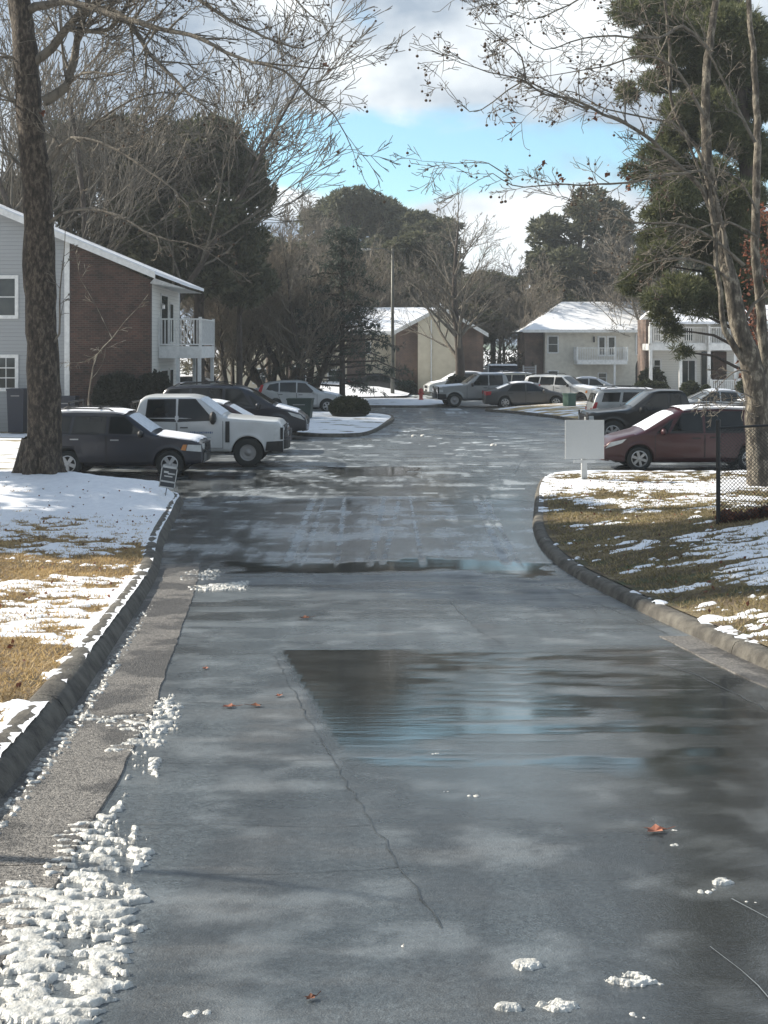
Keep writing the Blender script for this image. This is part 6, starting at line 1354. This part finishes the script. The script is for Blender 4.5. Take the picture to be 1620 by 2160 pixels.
x, y = G(736, 880, .12); bush('round_bush', 'round clipped dark bush on the snowy island', (x, y + .6, .1), (45 / F * y, 45 / F * y, .52), 2600, .09, MT['shrub'], nrg)
def bushpx(px0, px1, ytop, D, label, mat='hedge', n=1500, name='bush', z0=0, dep=.8, cat='bush', blade=.12):
    x0, x1 = (px0 - 810) / F * D, (px1 - 810) / F * D; h = H0 - (ytop - YH) / F * D - z0; w = (x1 - x0) / 2
    return bush(name, label, ((x0 + x1) / 2, D + w * dep, z0), (w, w * dep, h / 1.9), n, blade, MT[mat], nrg, cat=cat)
bushpx(188, 300, 788, 47.5, 'wide dark clipped bush at the foot of the brick wall', n=3500, dep=.6); bushpx(275, 368, 785, 47.8, 'dark clipped bush at the corner of the brick wall', n=3000, dep=.7)
bushpx(940, 990, 790, 78, 'dark bush around the foot of the bare tree', n=900); bushpx(1325, 1420, 803, 70, 'low olive bush with flat top in front of the balcony building', 'shrub', 1800, dep=.5); bushpx(1350, 1412, 775, 76, 'rounded bush by the brick corner of the balcony building', 'shrub', 1200)
bushpx(1438, 1482, 805, 70, 'boxy hedge bush under the patio door', 'shrub', 1300, name='hedge_bush'); bushpx(1480, 1503, 812, 69, 'small hedge bush beside the porch railing', 'shrub', 900, name='hedge_bush'); bushpx(1555, 1600, 800, 70, 'bush right of the porch railing', 'shrub', 900)
bushpx(835, 880, 803, 86.5, 'dark bush before the brick gable behind the black sedan', 'hedge', 700); bushpx(1180, 1215, 795, 98, 'small bush below the left window of the cream house', 'hedge', 400)
# dead leaves gathered along the fence, marcescent leaves on the right tree
def scatter_leaves(name, pts, s, mat, label, parent=None, **k):
    p = np.array(pts); n = len(p); rg_ = np.random.default_rng(n); a = rg_.normal(size=(n, 3)); a /= np.linalg.norm(a, axis=1)[:, None]; b = np.cross(a, rg_.normal(size=(n, 3))); b /= np.linalg.norm(b, axis=1)[:, None]; ss = (s * (.6 + .8 * rg_.random(n)))[:, None]
    V = np.stack([p - a * ss, p - b * ss * .6, p + a * ss, p + b * ss * .6 + np.cross(a, b) * ss * .3], 1).reshape(-1, 3); return npmesh(name, V, np.arange(4 * n).reshape(-1, 4), mat, parent, smooth=False, label=label, **k)
MT['leaflit'] = leafmat('leaf_litter', (.07, .03, .018), (.26, .09, .05), 5)
lr = random.Random(9); pts = []
for k in range(2600):
    x_ = 5.62 + 4 * lr.random(); y_ = 20.5 + abs(lr.gauss(.12, .16)); pts.append((x_, y_, float(lawn_z(1, x_, y_)) + lr.random() ** 1.5 * (.16 + .05 * math.sin(x_ * 7))))
scatter_leaves('leaf_litter', pts, .045, MT['leaflit'], 'heap of brown dead leaves gathered along the bottom of the chain link fence', cat='leaf litter', kind='stuff')
def litter(side, n, ylo, yhi, xr, label):
    pp_ = []; q_ = random.Random(n); sk = SKL if side < 0 else SKR
    for k in range(n):
        y_ = ylo + (yhi - ylo) * q_.random(); x_ = float(np.interp(y_, [p[1] for p in sk], [p[0] for p in sk])) + side * (.35 + xr * q_.random()); z_, a_, b_ = lawn_height(side, np.array([x_]), np.array([y_]))
        pp_.append((x_, y_, float(z_[0]) + .035))
    scatter_leaves('leaf_litter', pp_, .028, MT['leaflit'], label, cat='leaf litter', kind='stuff')
litter(-1, 420, 8, 27.5, 5, 'small dark dead leaves strewn over the snow around the thick trunk'); litter(1, 320, 10, 31, 6, 'small dead leaves strewn over the grass bank at right')
D = 33.5; rb = random.Random(3); out, tips = [], []
root = empty('beech_sapling', wp(1640, D, .1), label='young tree still holding reddish dead leaves at the right frame edge', cat='tree')
for pl in ([(1650, 900, D), (1640, 750, D), (1625, 600, D), (1620, 480, D)], [(1645, 820, D), (1610, 740, D), (1585, 690, D)], [(1630, 640, D), (1600, 580, D), (1590, 540, D)], [(1648, 850, D), (1610, 820, D), (1590, 790, D)]): limb(out, tips, pl, .05, .006, rb, SYC, 2, 1.2, .7)
t = tube_paths('trunk', [([tuple(P(1650, 1000, D)), tuple(P(1650, 900, D))], [.07, .05])], MT['bark2'], root); b = tube_paths('branches', out, MT['twig'], root)
pts = []
for tt in tips:
    if 1570 < proj(tt.x, tt.y, tt.z)[0]:
        for q in range(9): pts.append(tuple(tt + Vector((rb.gauss(0, .13), rb.gauss(0, .13), rb.gauss(-.05, .12)))))
f = scatter_leaves('leaves', pts, .055, MT['leaflit'], None, root); rebase([t, b, f], wp(1640, D, .1))

# volume added through the whole scene, lifts dark tones like windshield glare
hz = MB(); hz.box(-160, 160, -12, 190, -1.1, 36); hm, hnt, hbs = newmat('veil_air'); hnt.nodes.remove(hbs)
pv = hnt.nodes.new('ShaderNodeVolumePrincipled'); pv.inputs['Density'].default_value = .0008; pv.inputs['Color'].default_value = (.86, .92, .96, 1); pv.inputs['Anisotropy'].default_value = .3
hnt.links.new(pv.outputs[0], hnt.nodes['Material Output'].inputs['Volume']); hz.build('veil', hm, kind='stuff', label='thin pale haze added through the whole scene in place of windshield glare', cat='veil')
# ------------------------------------------------------------ sky, sun, camera
SUN_AZ = Vector((-.94, .28, 0)).normalized(); EL = R(33)
sd = Vector((SUN_AZ.x * math.cos(EL), SUN_AZ.y * math.cos(EL), math.sin(EL)))
w = bpy.data.worlds.new('World'); sc.world = w; w.use_nodes = True; nt = w.node_tree; bg = nt.nodes['Background']
sky = nt.nodes.new('ShaderNodeTexSky'); sky.sky_type = 'NISHITA'; sky.sun_disc = False; sky.sun_elevation = EL; sky.sun_rotation = math.atan2(sd.x, sd.y); sky.air_density = 1.0; sky.dust_density = .6; sky.ozone_density = 1.6
tc = nt.nodes.new('ShaderNodeTexCoord'); sep = nt.nodes.new('ShaderNodeSeparateXYZ'); nt.links.new(tc.outputs['Generated'], sep.inputs[0])
mp = nt.nodes.new('ShaderNodeMapping'); mp.inputs['Scale'].default_value = (1, 1, 1.9); mp.inputs['Location'].default_value = (3.1, .2, .35); nt.links.new(tc.outputs['Generated'], mp.inputs[0])
n1 = nt.nodes.new('ShaderNodeTexNoise'); n1.inputs['Scale'].default_value = 7.5; n1.inputs['Detail'].default_value = 7; n1.inputs['Roughness'].default_value = .52; n1.inputs['Distortion'].default_value = .25; nt.links.new(mp.outputs[0], n1.inputs['Vector'])
z = sep.outputs[2]; xx = sep.outputs[0]
def mr(v, a, b, c, d):
    m = nt.nodes.new('ShaderNodeMapRange'); m.interpolation_type = 'SMOOTHSTEP'; nt.links.new(v, m.inputs[0])
    for i, q in enumerate((a, b, c, d)): m.inputs[i + 1].default_value = q
    return m.outputs[0]
up = mr(z, .165, .215, 0, .30); lowc = mr(z, .135, .105, 0, .22); hi = mr(z, .34, .55, 0, -.32); lf = mr(xx, -.08, -.17, 0, .30); rt = mr(xx, .16, .3, 0, .1)
cov = math_(nt, 'ADD', math_(nt, 'ADD', math_(nt, 'ADD', math_(nt, 'ADD', math_(nt, 'MULTIPLY', n1.outputs['Fac'], 1.0), up), lowc), lf), math_(nt, 'ADD', rt, hi))
mask = mr(cov, .50, .68, 0, 1)
n2 = nt.nodes.new('ShaderNodeTexNoise'); n2.inputs['Scale'].default_value = 5.5; n2.inputs['Detail'].default_value = 5; mp2 = nt.nodes.new('ShaderNodeMapping'); mp2.inputs['Location'].default_value = (7.37, 2, 1.2); mp2.inputs['Scale'].default_value = (1, 1, 1.6); nt.links.new(tc.outputs['Generated'], mp2.inputs[0]); nt.links.new(mp2.outputs[0], n2.inputs['Vector'])
CW = 7.6
ccol = ramp(nt, n2.outputs['Fac'], [(.45, (.36 * CW, .44 * CW, .54 * CW)), (.61, (.92 * CW, .97 * CW, 1.0 * CW))])
skyb = nt.nodes.new('ShaderNodeMix'); skyb.data_type = 'RGBA'; skyb.blend_type = 'MULTIPLY'; skyb.inputs[0].default_value = 1; nt.links.new(sky.outputs[0], skyb.inputs[6]); skyb.inputs[7].default_value = (1.05, 1.35, 1.35, 1)
nt.links.new(mix(nt, mask, skyb.outputs[2], ccol), bg.inputs['Color']); bg.inputs['Strength'].default_value = .094
sl = bpy.data.lights.new('sun', 'SUN'); sl.energy = 5.0; sl.angle = R(.53); sl.color = (1, .92, .79); so = bpy.data.objects.new('sun', sl); COL.objects.link(so); so.rotation_euler = (-sd).to_track_quat('-Z', 'Y').to_euler()
cd = bpy.data.cameras.new('camera'); co = bpy.data.objects.new('camera', cd); COL.objects.link(co); co.location = (0, 0, H0); co.rotation_euler = (R(90), 0, 0)
cd.sensor_fit = 'HORIZONTAL'; cd.sensor_width = 36; cd.lens = F / 1620 * 36; cd.shift_y = -(1080 - YH) / 1620; cd.clip_start = .1; cd.clip_end = 3000; sc.camera = co
sc.view_settings.view_transform = 'Standard'; sc.view_settings.look = 'None'; sc.view_settings.exposure = .74; sc.view_settings.gamma = 1
sc.cycles.max_bounces = 5; sc.cycles.diffuse_bounces = 2; sc.cycles.glossy_bounces = 3; sc.cycles.use_denoising = True; sc.cycles.caustics_reflective = False; sc.cycles.caustics_refractive = False; sc.cycles.sample_clamp_indirect = 6
